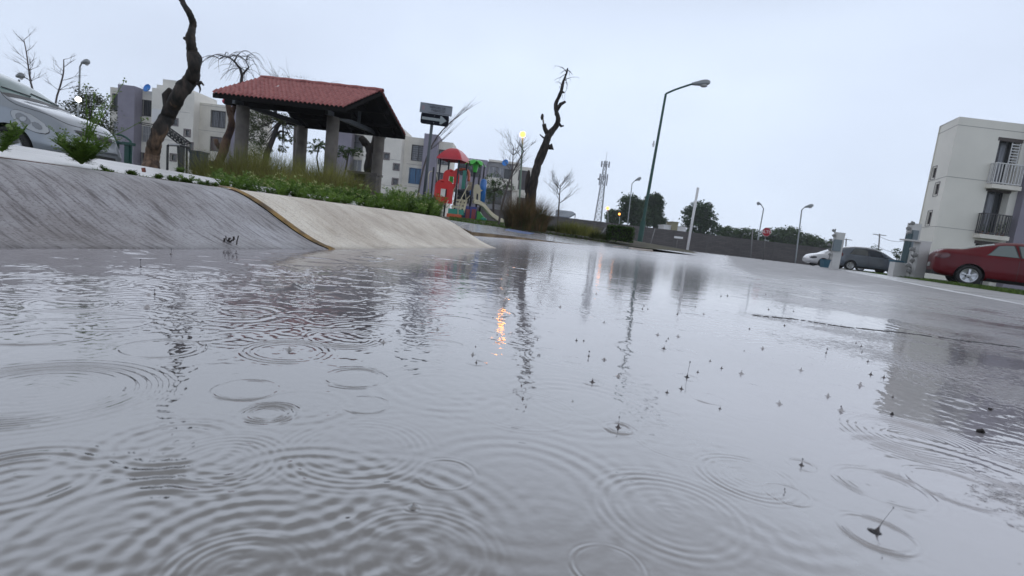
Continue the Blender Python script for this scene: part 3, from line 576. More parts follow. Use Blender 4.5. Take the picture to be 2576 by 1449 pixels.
for k, (a, b, c, d) in enumerate(HB):
    w_ = MB(); yy = YR+.36
    for xx in (a, a+.38, (a+b)/2+.15, b-.05): w_.bb(xx, xx+.05, yy, yy+.04, c+.06, d-.06)
    w_.bb(a, b, yy-.002, yy+.038, c, c+.06); w_.bb(a, b, yy-.002, yy+.038, d-.06, d); w_ = w_.build('balcony_door', m_frame, RB)
    MB().bb(a+.05, b-.05, yy+.05, yy+.06, c+.06, d-.06).build('pane', m_glass, w_)
    cu = MB(); n = 40; P = [[(a+.08+(b-a)*.62*i/n, yy+.015+.02*math.sin(i*1.3), z) for i in range(n+1)] for z in (c+.1, d-.12)]; cu.grid(P); cu.build('curtain', m_curt, w_)
    lt = MB(); lt.bb(a-.08, b+.02, YR-.02, YR+.10, d-.14, d+.02); lt.build('lintel', mat('brown_lintel', (.085, .07, .065), .8), RB)
    if k == 2: continue
    sl_ = MB(); sl_.bb(a-.2, b+.12, YR-.36, YR-.002, c-.20, c); sl_.build('balcony_slab', m_cream, RB)
    r = MB(); mt = m_rail_w if k == 0 else m_frame; z1 = c+.98
    for xx in np.linspace(a-.16, b+.06, 10): r.bb(xx-.018, xx+.018, YR-.33, YR-.30, c+.04, z1)
    for zz in (c+.05, z1): r.bb(a-.18, b+.08, YR-.335, YR-.295, zz, zz+.045)
    for yy in np.linspace(YR-.25, YR-.05, 3): r.bb(a-.178, a-.148, yy, yy+.03, c+.04, z1); r.bb(b+.048, b+.078, yy, yy+.03, c+.04, z1)
    for zz in (c+.05, z1): r.bb(a-.18, a-.146, YR-.295, YR-.01, zz, zz+.045); r.bb(b+.046, b+.08, YR-.295, YR-.01, zz, zz+.045)
    r.build('railing', mt, RB)
    if k == 0:
        q = MB(); 
        for i in range(9): z = c+1.05+.135*i; q.bb(b-.42, b-.08, YR+.02, YR+.05, z, z+.045)
        q.bb(b-.46, b-.42, YR+.02, YR+.05, c+.06, d-.16).bb(b-.08, b-.04, YR+.02, YR+.05, c+.06, d-.16); q.build('security_grille', m_rail_w, RB)
mp_leaf = leafmat('balcony_plant_leaf', (.03, .07, .015), (.10, .16, .04), 8)
a, b, c, d = HB[1]
for i, (xx, hh) in enumerate(((a-.02, .38), (a+.3, .30), (b-.35, .45), (b-.1, .55))):
    p = thing('potted_plant', ['small leafy plant in clay pot at left end of the black lower balcony', 'low leafy plant in clay pot second from left on black lower balcony', 'taller green plant in clay pot third on the black lower balcony', 'tallest green plant at right end of the black lower balcony'][i], 'potted plant', (xx, YR-.18, c), group='plants on the lower balcony')
    MB().rev((xx, YR-.18, c+.0), (0, 0, 1), [(0, .055), (.13, .08), (.13, .0)], 12, True).build('pot', mat('clay_pot', (.30, .12, .06), .8), p)
    l = MB()
    for q in range(90):
        o_ = Vector((random.gauss(0, .05), random.gauss(0, .04), .12+random.random()*hh)); d_ = Vector((random.uniform(-1, 1), random.uniform(-1, 1), random.uniform(-.3, 1))).normalized()*.06; s_ = d_.cross(Vector((.3, .2, 1))).normalized()*.018
        P0 = Vector((xx, YR-.18, c))+o_; l.quad(P0-s_, P0+d_*.5-s_*1.2, P0+d_, P0+d_*.5+s_*1.2)
    l.build('foliage', mp_leaf, p)
# long block wall far behind
WY = 60.; wa, wb = at(1180, 520, WY).x, at(2102, 640, WY).x
m_block_w = bpy.data.materials.new('grey_block_masonry'); m_block_w.use_nodes = True; t = m_block_w.node_tree; b_ = t.nodes['Principled BSDF']; b_.inputs['Roughness'].default_value = .85
br = t.nodes.new('ShaderNodeTexBrick'); br.inputs['Scale'].default_value = 1.; br.inputs['Brick Width'].default_value = .8; br.inputs['Row Height'].default_value = .2; br.inputs['Mortar Size'].default_value = .018
br.inputs['Color1'].default_value = (.075, .068, .066, 1); br.inputs['Color2'].default_value = (.105, .095, .092, 1); br.inputs['Mortar'].default_value = (.05, .046, .045, 1)
tc = t.nodes.new('ShaderNodeTexCoord'); mp = t.nodes.new('ShaderNodeMapping'); mp.inputs['Rotation'].default_value = (math.pi/2, 0, 0); t.links.new(tc.outputs['Object'], mp.inputs[0]); t.links.new(mp.outputs[0], br.inputs[0]); t.links.new(br.outputs[0], b_.inputs[0])
W = thing('boundary_wall', 'long dark grey concrete block wall closing the far end of the road', 'wall', (wa, WY, 0))
g = MB(); g.bb(wa, wb, WY, WY+.2, -.1, 2.22); g.build('block_panel', m_block_w, W)
for i in range(int((wb-wa)/4)): MB().bb(wa+4*i+1, wa+4*i+1.2, WY-.03, WY+.2, -.1, 2.24).build('pilaster', mat('dark_pilaster', (.085, .08, .078), .85), W)
# ================================================ SHELTER WITH TILED ROOF
ze, zr = 2.62, 3.48
FR, BR, FL, RR_, RL_ = gz(870, 272, ze), gz(1020, 343, ze), gz(535, 235, ze), gz(955, 232, zr), gz(655, 200, zr)
mid = (FR+BR)/2; ab = (BR-FR)/2; al = (FR-FL); al = Vector((al.x, al.y, 0)); Lr = al.length; al.normalize()
ab = Vector((ab.x, ab.y, 0)); hw_ = ab.length; bn = Vector((-al.y, al.x, 0)); hw_ = abs(ab.dot(bn))
PC = Vector((mid.x, mid.y, 0))-al*Lr/2
m_tile = mat('red_clay_tile', (.24, .055, .055), .45, col2=(.40, .125, .115), vs=9, bump=.15, bs=60); m_tile.node_tree.nodes['Principled BSDF'].inputs['Coat Weight'].default_value = .25
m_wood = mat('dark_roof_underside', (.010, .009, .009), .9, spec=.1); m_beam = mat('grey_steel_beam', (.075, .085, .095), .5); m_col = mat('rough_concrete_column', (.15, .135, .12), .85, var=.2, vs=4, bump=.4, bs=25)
P = thing('picnic_shelter', 'open shelter with red clay tile gable roof on four round concrete columns', 'shelter', PC)
sk = (BR-FR)/2; sk.z = 0
def rp(u, s_, z_off=0, side=-1):  # u along ridge, s_ 0 ridge .. 1 eave
    q = PC+al*u+sk*side*s_; return Vector((q.x, q.y, zr+(ze-zr)*s_+z_off))
for side in (-1, 1):
    g = MB(); nw = 30; rows = []
    for r_ in range(12):
        for q, dz in ((0.0, .055), (.97, .012)):
            s_ = (r_+q)/12; row = []
            for i in range(nw*6+1):
                ph = (i % 6)/6; wv = .045*abs(math.cos(math.pi*ph))**.8 if True else 0
                row.append(rp(-Lr/2+Lr*i/(nw*6), s_*1.02, wv+dz+.03*q*0, side))
            rows.append(row)
    g.grid(rows); g.build('tile_roof', m_tile, P, smooth=False)
g = MB(); pr = []
for i in range(15):
    u = -Lr/2-.04+(Lr+.08)*i/14; ro = []
    for j in range(9): a = math.pi*j/8; ro.append(PC+al*u+bn*.10*math.cos(a)+Vector((0, 0, zr+.03+.075*math.sin(a)+(.012 if i % 2 else 0))))
    pr.append(ro)
g.grid(pr); g.build('ridge_cap', m_tile, P, True)
g = MB()
for side in (-1, 1):
    a, b, c, d = [rp(u, s_, -.03, side) for u, s_ in ((-Lr/2, 0), (Lr/2, 0), (Lr/2, 1.0), (-Lr/2, 1.0))]; g.prism([a, b, c, d], (0, 0, .035))
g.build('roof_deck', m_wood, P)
g = MB()
for side in (-1, 1):
    g.bar(rp(-Lr/2, .99, -.05, side), rp(Lr/2, .99, -.05, side), .04, .11)
    for u in (-Lr/2+.02, Lr/2-.02): g.bar(rp(u, 0, -.045, side), rp(u, .98, -.045, side), .05, .07)
    for u in np.linspace(-Lr/2+.3, Lr/2-.3, 7): g.bar(rp(u, .02, -.07, side), rp(u, .97, -.07, side), .06, .07)
    for s_ in (.35, .68): g.bar(rp(-Lr/2+.05, s_, -.12, side), rp(Lr/2-.05, s_, -.12, side), .06, .08)
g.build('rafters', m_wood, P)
TC = 2.58; cols = [gz(612, 268, TC), gz(839, 295, TC), gz(761, 318, TC), gz(955, 343, TC)]
cols = [PC+al*(c-PC).dot(al)+bn*(c-PC).dot(bn) for c in cols]
for c in cols: c.z = TC
for c in cols: MB().rev((c.x, c.y, -.1), (0, 0, 1), [(0, .175), (TC+.1, .165)], 24, True).build('column', m_col, P, smooth=False)
for i, j in ((0, 1), (2, 3)):
    d_ = (cols[j]-cols[i]).normalized(); MB().bar(cols[i]-d_*.5+Vector((0, 0, .09)), cols[j]+d_*.5+Vector((0, 0, .09)), .10, .18).build('longitudinal_beam', m_wood, P)
for i, j in ((0, 2), (1, 3)):
    d_ = (cols[j]-cols[i]).normalized(); m_ = (cols[i]+cols[j])/2
    MB().bar(cols[i]-d_*.32+Vector((0, 0, .06)), cols[j]+d_*.32+Vector((0, 0, .06)), .09, .13).bar(m_+Vector((0, 0, .12)), Vector((m_.x, m_.y, zr-.1)), .07).build('tie_beam', m_beam, P)
q = rp(-Lr/2+Lr*.28, .42, .06); MB().box(q, (.16, .1, .02), m=Matrix.Rotation(.5, 3, 'X')@Matrix.Rotation(.7, 3, 'Z')).build('roof_patch', m_white, P)
# ================================================ TREES
def pxpoly(pts, Y, dy=.0):   # traced limb: (px, py, half width in px) -> points and radii at its own distance
    P, R_ = [], []
    for i, (x, y, r) in enumerate(pts):
        yy = Y+dy*math.sin(i*1.7); P.append(at(x, y, yy)); R_.append(r*yy/FP)
    return P, R_
def smoothpoly(P, R_, k=3, jit=.0):
    n = len(P); out, rr_ = [], []
    for i in range(n-1):
        a, b, c, d = P[max(i-1, 0)], P[i], P[i+1], P[min(i+2, n-1)]
        for j in range(k):
            t = j/k; q = .5*((2*b)+(-a+c)*t+(2*a-5*b+4*c-d)*t*t+(-a+3*b-3*c+d)*t**3)
            out.append(q+Vector((random.uniform(-jit, jit), random.uniform(-jit, jit), 0))); rr_.append((R_[i]*(1-t)+R_[i+1]*t)*(1+random.uniform(-.08, .08)*(jit > 0)))
    out.append(P[-1]); rr_.append(R_[-1]); return out, rr_
def gnarled(g, P, R_, n=14, amp=.12, f=3.):   # bark relief on a tube
    b0 = len(g.v); g.tube(P, R_, n)
    for i in range(b0, len(g.v)):
        p = Vector(g.v[i]); k = (i-b0)//n
        if k >= len(P): continue
        c = P[k]; d = p-c; pf = Vector((p.x*f, p.y*f, p.z*f*.35)); s_ = 1+amp*(mnoise.noise(pf*.8)*1.1+mnoise.noise(pf*2.6)*1.1+mnoise.noise(pf*6.5)*.5); g.v[i] = tuple(c+d*s_)
def twigs(g, p, d, L_, r, depth, spread=.6, droop=0., n=4, curve=.25, sub=3):
    if depth < 0 or L_ < .04: return
    pts = [p.copy()]; q = p.copy(); v = d.normalized()
    for i in range(n):
        v = (v+Vector((random.uniform(-1, 1), random.uniform(-1, 1), random.uniform(-.6, .8)))*curve*.5+Vector((0, 0, -droop))).normalized(); q = q+v*L_/n; pts.append(q.copy())
    g.tube(pts, [r*(1-.6*i/n) for i in range(n+1)], 5 if r > .01 else 4, cap=False)
    for k in range(sub):
        i = random.randint(max(1, n//3), n); e = pts[i]; dd = (v+Vector((random.uniform(-1, 1), random.uniform(-1, 1), random.uniform(-.5, .8)))*spread).normalized()
        twigs(g, e, dd, L_*random.uniform(.5, .75), r*.5, depth-1, spread, droop*1.3, n, curve, sub)
def leaves(g, c, rad, n, size, shell=.5, flat=1., clump=14, elong=2.2):
    c = Vector(c); done = 0
    while done < n:
        u = Vector((random.gauss(0, 1), random.gauss(0, 1), random.gauss(0, 1))).normalized(); r_ = shell+(1-shell)*random.random()**.6
        k = c+Vector((u.x*rad[0]*r_, u.y*rad[1]*r_, u.z*rad[2]*r_)); sp = min(rad)*.22
        for i in range(clump):
            p = k+Vector((random.gauss(0, sp), random.gauss(0, sp), random.gauss(0, sp*.7))); d = Vector((random.uniform(-1, 1), random.uniform(-1, 1), random.uniform(-.7, .7))).normalized()*size*random.uniform(.6, 1.3)
            s_ = d.cross(Vector((random.uniform(-1, 1), random.uniform(-1, 1), 1))).normalized()*d.length/elong
            g.quad(p-d*.5, p+s_*.5, p+d*.5, p-s_*.5); done += 1
LM = {k: leafmat(k, a, b, s_) for k, a, b, s_ in (('deep_green_leaf', (.018, .045, .014), (.060, .12, .035), 1.2), ('mid_green_leaf', (.025, .055, .012), (.085, .15, .035), 1.5), ('bright_weed_leaf', (.045, .10, .016), (.23, .36, .07), 3.), ('olive_leaf', (.03, .042, .015), (.09, .11, .035), 1.5), ('dry_grass_blade', (.06, .08, .016), (.33, .32, .09), 2.), ('brown_grass_blade', (.06, .040, .018), (.20, .13, .06), 3.), ('lawn_blade', (.03, .065, .012), (.12, .20, .03), 3.))}
def tree(name, label, base, parts, crown, leaf, lsize, n, cat='tree', group=None, barkm=None):
    T = thing(name, label, cat, base, group=group); g = MB()
    for P_, R_ in parts: gnarled(g, P_, R_, 8, .08)
    for c, r_ in crown:
        for k in range(4): a = parts[0][0][-1]; b = Vector(c)+Vector((random.uniform(-.6, .6)*r_[0], random.uniform(-.6, .6)*r_[1], random.uniform(-.5, .7)*r_[2])); m_ = (a+b)/2+Vector((0, 0, .1*r_[2])); g.tube([a, m_, b], [parts[0][1][-1]*.4, parts[0][1][-1]*.2, .006], 5, False)
    g.build('trunk', barkm or m_bark_dark, T, True); h = MB(); tot = sum(r_[0]*r_[2] for c, r_ in crown)
    for c, r_ in crown: leaves(h, c, r_, int(n*r_[0]*r_[2]/tot), lsize)
    h.build('crown', LM[leaf], T); return T

# the big leaning bare tree
YT = 7.6; T = thing('bare_tree', 'tall thick leaning dead tree with peeled brown base beside the silver hatchback', 'tree', (at(385, 425, YT).x, YT, .15))
m_deadbark = mat('split_dead_bark', (.013, .010, .009), .8, bump=1., bs=14, scale=(1, 1, .3))
t = m_deadbark.node_tree; N = t.nodes.new; L = t.links.new; tc = N('ShaderNodeTexCoord'); mp = N('ShaderNodeMapping'); mp.inputs['Scale'].default_value = (1, 1, .28); L(tc.outputs['Object'], mp.inputs[0])
n1 = N('ShaderNodeTexNoise'); n1.inputs['Scale'].default_value = 5.5; n1.inputs['Detail'].default_value = 6; L(mp.outputs[0], n1.inputs[0]); sx = N('ShaderNodeSeparateXYZ'); L(tc.outputs['Object'], sx.inputs[0])
n2 = N('ShaderNodeTexNoise'); n2.inputs['Scale'].default_value = 16; n2.inputs['Detail'].default_value = 6; L(mp.outputs[0], n2.inputs[0])
ma = N('ShaderNodeMath'); ma.operation = 'MULTIPLY_ADD'; L(sx.outputs[2], ma.inputs[0]); ma.inputs[1].default_value = -.42; ma.inputs[2].default_value = .43; mb = N('ShaderNodeMath'); mb.operation = 'ADD'; L(ma.outputs[0], mb.inputs[0]); L(n1.outputs[0], mb.inputs[1])
mr = N('ShaderNodeMapRange'); L(mb.outputs[0], mr.inputs[0]); mr.inputs[1].default_value = .50; mr.inputs[2].default_value = .60
ra = N('ShaderNodeValToRGB'); L(n2.outputs[0], ra.inputs[0]); ra.color_ramp.elements[0].position = .36; ra.color_ramp.elements[0].color = (.035, .022, .015, 1); ra.color_ramp.elements[1].position = .68; ra.color_ramp.elements[1].color = (.22, .14, .09, 1)
rb = N('ShaderNodeValToRGB'); L(n2.outputs[0], rb.inputs[0]); rb.color_ramp.elements[0].position = .4; rb.color_ramp.elements[0].color = (.009, .008, .007, 1); rb.color_ramp.elements[1].position = .7; rb.color_ramp.elements[1].color = (.05, .036, .028, 1)
mx = N('ShaderNodeMixRGB'); L(mr.outputs[0], mx.inputs[0]); L(rb.outputs[0], mx.inputs[1]); L(ra.outputs[0], mx.inputs[2]); L(mx.outputs[0], t.nodes['Principled BSDF'].inputs['Base Color'])
P_, R_ = pxpoly([(355, 500, 34), (361, 478, 29), (372, 452, 24), (377, 430, 20.5), (381, 408, 18), (385, 385, 16.5), (390, 356, 16), (401, 327, 17.5), (419, 298, 17.5), (433, 270, 17), (449, 241, 17.5), (461, 222, 18), (477, 205, 17.5), (487, 184, 14.5), (489, 160, 15.5), (489, 146, 17), (484, 132, 14), (481, 112, 11.5), (479, 94, 11), (484, 70, 9), (485, 56, 9.2), (476, 33, 8), (464, 14, 7.2), (459, 0, 6.5), (456, -25, 6), (460, -60, 4.5)], YT, .06)
P_, R_ = smoothpoly(P_, [q*.9 for q in R_], 6, .002); g = MB(); gnarled(g, P_, R_, 26, .10, 5.)
for tr_ in ([(480, 108, 8), (468, 98, 5), (461, 95, 3)], [(492, 150, 12), (496, 140, 8), (494, 131, 3)], [(492, 140, 10), (503, 146, 6), (507, 150, 2)], [(495, 212, 6), (506, 207, 4), (512, 214, 2)], [(500, 212, 3), (504, 225, 2), (502, 233, 1)], [(462, 8, 5.5), (450, -5, 4.5), (440, -22, 3.5)], [(452, 252, 12), (441, 238, 9), (432, 234, 4)], [(420, 292, 14), (424, 268, 13), (420, 240, 11), (431, 226, 8)]):
    a, b = pxpoly(tr_, YT, .02); gnarled(g, a, b, 8, .15, 6)
g.build('trunk', m_deadbark, T, True)
# weeping bare tree behind shelter, and the pruned fork beside its first column
YD = 19.; T = thing('bare_tree', 'bare weeping tree with drooping twigs rising above the left eave of the red roof', 'tree', (at(610, 420, YD).x, YD, .2))
g = MB(); P_, R_ = pxpoly([(588, 491, 9), (596, 420, 6), (600, 300, 5), (606, 212, 4), (609, 190, 3.6), (604, 172, 3), (590, 155, 2.4), (578, 145, 2)], YD, .1); gnarled(g, P_, R_, 6, .1)
tips = [P_[-1], P_[-2], P_[-3]]
for tr_ in ([(609, 190, 2.6), (618, 178, 2.2), (626, 170, 1.8), (618, 152, 1.2), (622, 142, .8)], [(590, 155, 2), (596, 140, 1.3), (604, 133, .8)], [(578, 145, 1.8), (565, 142, 1.2), (552, 148, .8)]):
    a, b = pxpoly(tr_, YD, .15); g.tube(a, b, 5, False); tips += a[1:]
for k in range(60):
    p = random.choice(tips); a = random.uniform(0, 6.28); v = Vector((math.cos(a)*1.0-.35, math.sin(a)*.7, random.uniform(.1, .9))); q = p.copy(); pts = [q.copy()]
    for i in range(8): v += Vector((random.uniform(-.12, .12), 0, -.26)); q = q+v.normalized()*random.uniform(.08, .14); pts.append(q.copy())
    g.tube(pts, [.007*(1-.8*i/8)+.002 for i in range(9)], 4, False)
g.build('trunk', m_twigd, T, True)
YF = 14.2; T = thing('pruned_tree', 'pruned reddish forked trunk with pink sawn end left of the first shelter column', 'tree', (at(570, 400, YF).x, YF, .15))
g = MB(); a, b = pxpoly([(530, 487, 13), (538, 460, 11), (545, 420, 9), (562, 385, 10), (568, 360, 9.5), (580, 325, 8.5), (582, 300, 7), (577, 280, 6), (574, 262, 6.5), (569, 253, 6)], YF, .05); gnarled(g, *smoothpoly(a, b, 3, .004), 12, .15, 5)
a, b = pxpoly([(580, 305, 6), (584, 285, 5.5), (590, 268, 5), (601, 255, 4.5)], YF, .03); gnarled(g, *smoothpoly(a, b), 10, .12, 6); a, b = pxpoly([(553, 372, 6), (545, 360, 6), (543, 350, 5)], YF); gnarled(g, a, b, 8, .12, 6)
g.build('trunk', mat('reddish_bark', (.045, .022, .018), .8, col2=(.15, .085, .05), vs=4, bump=.8, bs=20), T, True)
c = at(566, 255, YF-.05); MB().ball(c, (.075, .06, .07), 14, 9).build('sawn_end', mat('pink_sawn_wood', (.50, .06, .10), .6), T, True)
# pruned fork by the right rear column
YG = 16.8; T = thing('pruned_tree', 'thick dark forked stump beside the right rear column of the shelter', 'tree', (at(940, 440, YG).x, YG, .15))
g = MB(); a, b = pxpoly([(938, 490, 12), (935, 450, 12), (928, 425, 13), (930, 405, 12), (934, 385, 11), (926, 368, 9), (917, 357, 8), (908, 346, 7)], YG, .05); gnarled(g, *smoothpoly(a, b, 3, .004), 12, .2, 4); a, b = pxpoly([(934, 390, 9), (940, 370, 8), (944, 350, 7), (945, 338, 6)], YG); gnarled(g, a, b, 10, .15, 5); g.build('trunk', m_bark_dark, T, True)
# leafy trees behind the shelter
YH = 24.; tp, tr_ = pxpoly([(652, 500, 10), (664, 420, 8), (672, 385, 7), (688, 345, 6), (697, 318, 5.5), (712, 300, 4.5)], YH, .2)
tree('leafy_tree', 'loose leafy tree with curved trunk seen between the first two shelter columns', (tp[0].x, YH, .2), [(tp, tr_), pxpoly([(690, 345, 4), (705, 330, 3), (730, 335, 1)], YH)], [(at(650, 300, YH), (.55, .6, .45)), (at(690, 295, YH), (.6, .7, .35)), (at(728, 310, YH), (.35, .5, .3)), (at(645, 340, YH), (.4, .6, .5)), (at(722, 348, YH), (.45, .6, .2)), (at(665, 372, YH), (.3, .5, .3)), (at(712, 375, YH), (.3, .4, .15))], 'olive_leaf', .10, 5200)
YI = 27.; T = thing('bare_tree', 'spreading thin grey crown showing just above the red roof ridge', 'tree', (at(745, 420, YI).x, YI, .2)); g = MB(); a, b = pxpoly([(736, 508, 8), (742, 430, 6), (745, 300, 5), (748, 235, 4)], YI); g.tube(a, b, 6)
for k in range(16): twigs(g, a[-1]-Vector((0, 0, random.random()*.8)), Vector((random.uniform(-1.5, 1.7), random.uniform(-1, 1), random.uniform(.4, 1.0))), random.uniform(.9, 1.5), .018, 2, .7, .02)
g.build('trunk', m_twig, T); h = MB(); leaves(h, at(745, 205, YI), (1.2, .8, .45), 420, .05, .3, clump=3); h.build('crown', LM['olive_leaf'], T)
tree('leafy_tree', 'green bush filling the view low behind the first shelter column', (at(640, 400, 21).x, 21, .2), [pxpoly([(640, 420, 3), (641, 390, 2)], 21)], [(at(632, 388, 21), (.5, .5, .5)), (at(650, 400, 21), (.5, .5, .4))], 'mid_green_leaf', .07, 1400, cat='bush')
for (x, y, Yp, lb) in ((803, 362, 19, 'palm like sapling behind the gap between middle shelter columns'), (878, 378, 18.5, 'broad flat crowned sapling right of the front shelter column')):
    tp = pxpoly([(x-14 if x > 850 else x, y+75, 2.5), (x-6, y+35, 2), (x, y+2, 1.5)], Yp); tree('sapling', lb, (tp[0][0].x, Yp, .2), [tp], [(at(x, y, Yp), (.5, .5, .14)), (at(x-18, y+14, Yp), (.3, .4, .14)), (at(x+14, y+8, Yp), (.3, .4, .12))], 'mid_green_leaf', .085, 900)
# bush tree behind the silver car and thin bare trees above it
YJ = 30; tree('leafy_tree', 'feathery green tree behind the silver hatchback bonnet', (at(225, 420, YJ).x, YJ, .2), [pxpoly([(221, 448, 9), (225, 430, 8), (226, 350, 6), (228, 300, 4)], YJ)], [(at(195, 300, YJ), (.8, .9, 1.1)), (at(240, 285, YJ), (.9, .9, 1.3)), (at(235, 340, YJ), (1.2, 1, 1.2)), (at(220, 250, YJ), (.6, .7, .7)), (at(185, 340, YJ), (.6, .9, .9))], 'olive_leaf', .15, 8000)
def skinny(label, pts, Y, branches, m=None, depth=2, L0=.9, r0_=.012, spread=.6, up=.5, side=0):
    T = thing('bare_tree', label, 'tree', (at(pts[0][0], pts[0][1], Y).x, Y, .1)); g = MB(); a, b = pxpoly(pts, Y, .05); a, b = smoothpoly(a, b, 3); g.tube(a, b, 6)
    n = len(a)
    for k in range(branches):
        i = random.randint(int(n*.4), n-1); s_ = side or (-1 if k % 2 else 1); twigs(g, a[i], Vector((s_*random.uniform(.5, 1), random.uniform(-.5, .5), up)), L0*random.uniform(.5, 1)*(1.2-.6*i/n), r0_, depth, spread)
    g.build('trunk', m or m_twig, T); return T
skinny('thin bare tree with many side twigs above the silver car roof', [(92, 360, 2.5), (86, 250, 2.2), (77, 205, 2), (71, 165, 1.5), (66, 130, 1.2), (60, 100, .8)], 22, 16)
skinny('bare sapling with curved forked stem left of the far left street lamp', [(138, 350, 2.2), (140, 260, 2.), (152, 215, 1.8), (160, 180, 1.5), (160, 150, 1)], 22, 9)
skinny('slender bare tree leaning right from behind the street sign', [(1050, 500, 2.5), (1066, 420, 2.2), (1090, 360, 1.8), (1120, 320, 1.2), (1150, 295, .8)], 15, 12, up=.8, L0=1.0, spread=.15, side=1, depth=1, r0_=.008)
skinny('leaning forked bare sapling beside the lit playground lamp', [(1253, 578, 3.2), (1262, 520, 2.8), (1283, 450, 2.4), (1305, 405, 2), (1318, 380, 1.3)], 17, 10, depth=2, L0=.7, up=.8, spread=.45)
skinny('misty round crowned bare tree behind the lit playground lamp', [(1285, 520, 2.2), (1287, 450, 2), (1290, 405, 1.5), (1292, 370, 1)], 30, 20, depth=3, L0=1.2, up=1., spread=.5)
skinny('small bare tree left of the lattice mast in front of block wall', [(1403, 575, 2.6), (1405, 530, 2.2), (1407, 505, 1.8), (1408, 485, 1.3), (1410, 465, .9)], 20, 18, depth=3, L0=.75, up=.9, spread=.5)
# knobbly pruned tree in the middle
YK = 17.5; T = thing('pruned_tree', 'tall twisting pruned tree with knobbly club shaped shoots above the dry bush', 'tree', (at(1335, 500, YK).x, YK, .15))
g = MB(); a, b = pxpoly([(1330, 560, 20), (1334, 520, 15), (1337, 480, 12), (1345, 445, 10.5), (1352, 415, 10.5), (1362, 390, 11), (1372, 365, 10), (1378, 345, 9), (1388, 330, 7.5), (1400, 315, 6.5), (1404, 298, 6), (1399, 280, 5), (1398, 262, 4.5), (1405, 245, 4.3), (1412, 228, 4), (1417, 205, 3.2), (1425, 185, 2.4), (1428, 172, 1.6)], YK, .08); a, b = smoothpoly(a, b, 3, .006); k = 9
gnarled(g, a, b, 14, .12, 5); trunk_top = a[-4:]
for tr_ in ([(1380, 340, 7), (1371, 325, 5), (1368, 312, 5)], [(1378, 368, 7), (1390, 372, 6), (1386, 362, 3)], [(1405, 310, 4), (1412, 318, 3), (1418, 316, 2)], [(1400, 278, 5), (1410, 262, 4), (1422, 256, 3), (1424, 258, 1)], [(1410, 230, 3.5), (1420, 233, 2)], [(1349, 430, 6), (1341, 425, 3)], [(1372, 350, 3), (1362, 342, 1.5), (1358, 338, 1)]): p, r_ = pxpoly(tr_, YK, .02); gnarled(g, p, r_, 8, .15, 7)
for k2 in range(9): twigs(g, random.choice(a[-9:]), Vector((random.uniform(-.8, 1.0), random.uniform(-.5, .5), random.uniform(-.5, .9))), random.uniform(.18, .42), .013, 2, .9, .12, 4, .6, 2)
g.build('trunk', m_deadbark, T, True)
g = MB(); p, r_ = pxpoly([(1368, 315, 2.2), (1366, 300, 2.), (1365, 296, 1.8)], YK); g.tube(p, r_, 8); g.build('bare_shoot', mat('pale_peeled_wood', (.30, .27, .25), .8), T)
c = at(1364, 294, YK); MB().ball(c, (.055, .05, .11), 12, 8).build('club_shoot', m_bark_dark, T, True)
c = at(1327, 458, YK); MB().ball(c, (.09, .09, .42), 12, 10).build('dark_stub', m_bark_dark, T, True)
# far trees beyond the wall
far = [('first dense tree beyond the wall, left of the green lamp post', 1592, 570, 80, [(1585, 515, 26, 22), (1600, 530, 30, 24), (1575, 540, 18, 20), (1605, 555, 30, 20)]),
       ('second dense tree beyond the wall, right behind the green lamp post', 1648, 575, 82, [(1645, 505, 20, 18), (1650, 525, 18, 22), (1640, 545, 24, 22), (1660, 560, 16, 16), (1630, 510, 14, 12)]),
       ('rounded dark tree beyond the wall behind the leaning white pole', 1765, 585, 85, [(1760, 530, 30, 22), (1745, 545, 28, 22), (1775, 552, 26, 22), (1790, 575, 26, 18), (1750, 570, 32, 22), (1775, 520, 14, 12)])]
for lb, bx_, by, Y, cl in far:
    k = Y/FP; tree('dense_tree', lb, (at(bx_, by, Y).x, Y, 0), [pxpoly([(bx_-6, by+60, 7), (bx_, by-5, 6), (bx_, by-25, 4)], Y)], [(at(x, y, Y), (rx*k, rx*k*.9, ry*k)) for x, y, rx, ry in cl], 'deep_green_leaf', .46, 7500, group='trees beyond the block wall')
hz = [(1545, 550, 17, 13, 'low bright tree beyond the wall, left of the two dense trees'), (1835, 592, 26, 12, 'low tree beyond the wall, just right of the rounded dark tree'), (1880, 597, 30, 13, 'low tree beyond the wall, left of the red stop sign'), (1950, 598, 32, 14, 'low tree beyond the wall, right behind the red stop sign'), (1985, 600, 26, 18, 'taller pointed tree beyond the wall, right of the red stop sign'), (2025, 610, 30, 14, 'low dark tree beyond the wall, under the far right street lamp'), (2065, 622, 28, 12, 'last low dark tree beyond the wall, above the white sedan')]
for x, y, rx, ry, lb in hz:
    Y = 92; k = Y/FP; tree('low_tree', lb, (at(x, y+14, Y).x, Y, 0), [pxpoly([(x-3, y+35, 4), (x, y+6, 3)], Y)], [(at(x, y-5, Y), (rx*k*1.1, rx*k, ry*k*1.25)), (at(x-rx*.5, y+5, Y), (rx*k*.6, rx*k, ry*k*.8)), (at(x+rx*.5, y+9, Y), (rx*k*.6, rx*k, ry*k*.8))], 'mid_green_leaf', .42, 4200, group='trees beyond the block wall')
for x, y, lb in ((2200, 627, 'young leafy tree above the grey hatchback roof, nearer the pale pillar with meters'), (2256, 636, 'young leafy tree right of the grey hatchback, touching the tall meter pillar')):
    Y = 40; tree('sapling', lb, (at(x, y+40, Y).x, Y, 0), [pxpoly([(x, y+50, 1.5), (x, y+5, 1.2)], Y)], [(at(x, y, Y), (.32, .3, .38)), (at(x+6, y+12, Y), (.3, .3, .3))], 'mid_green_leaf', .13, 520, group='young trees behind the parked cars')
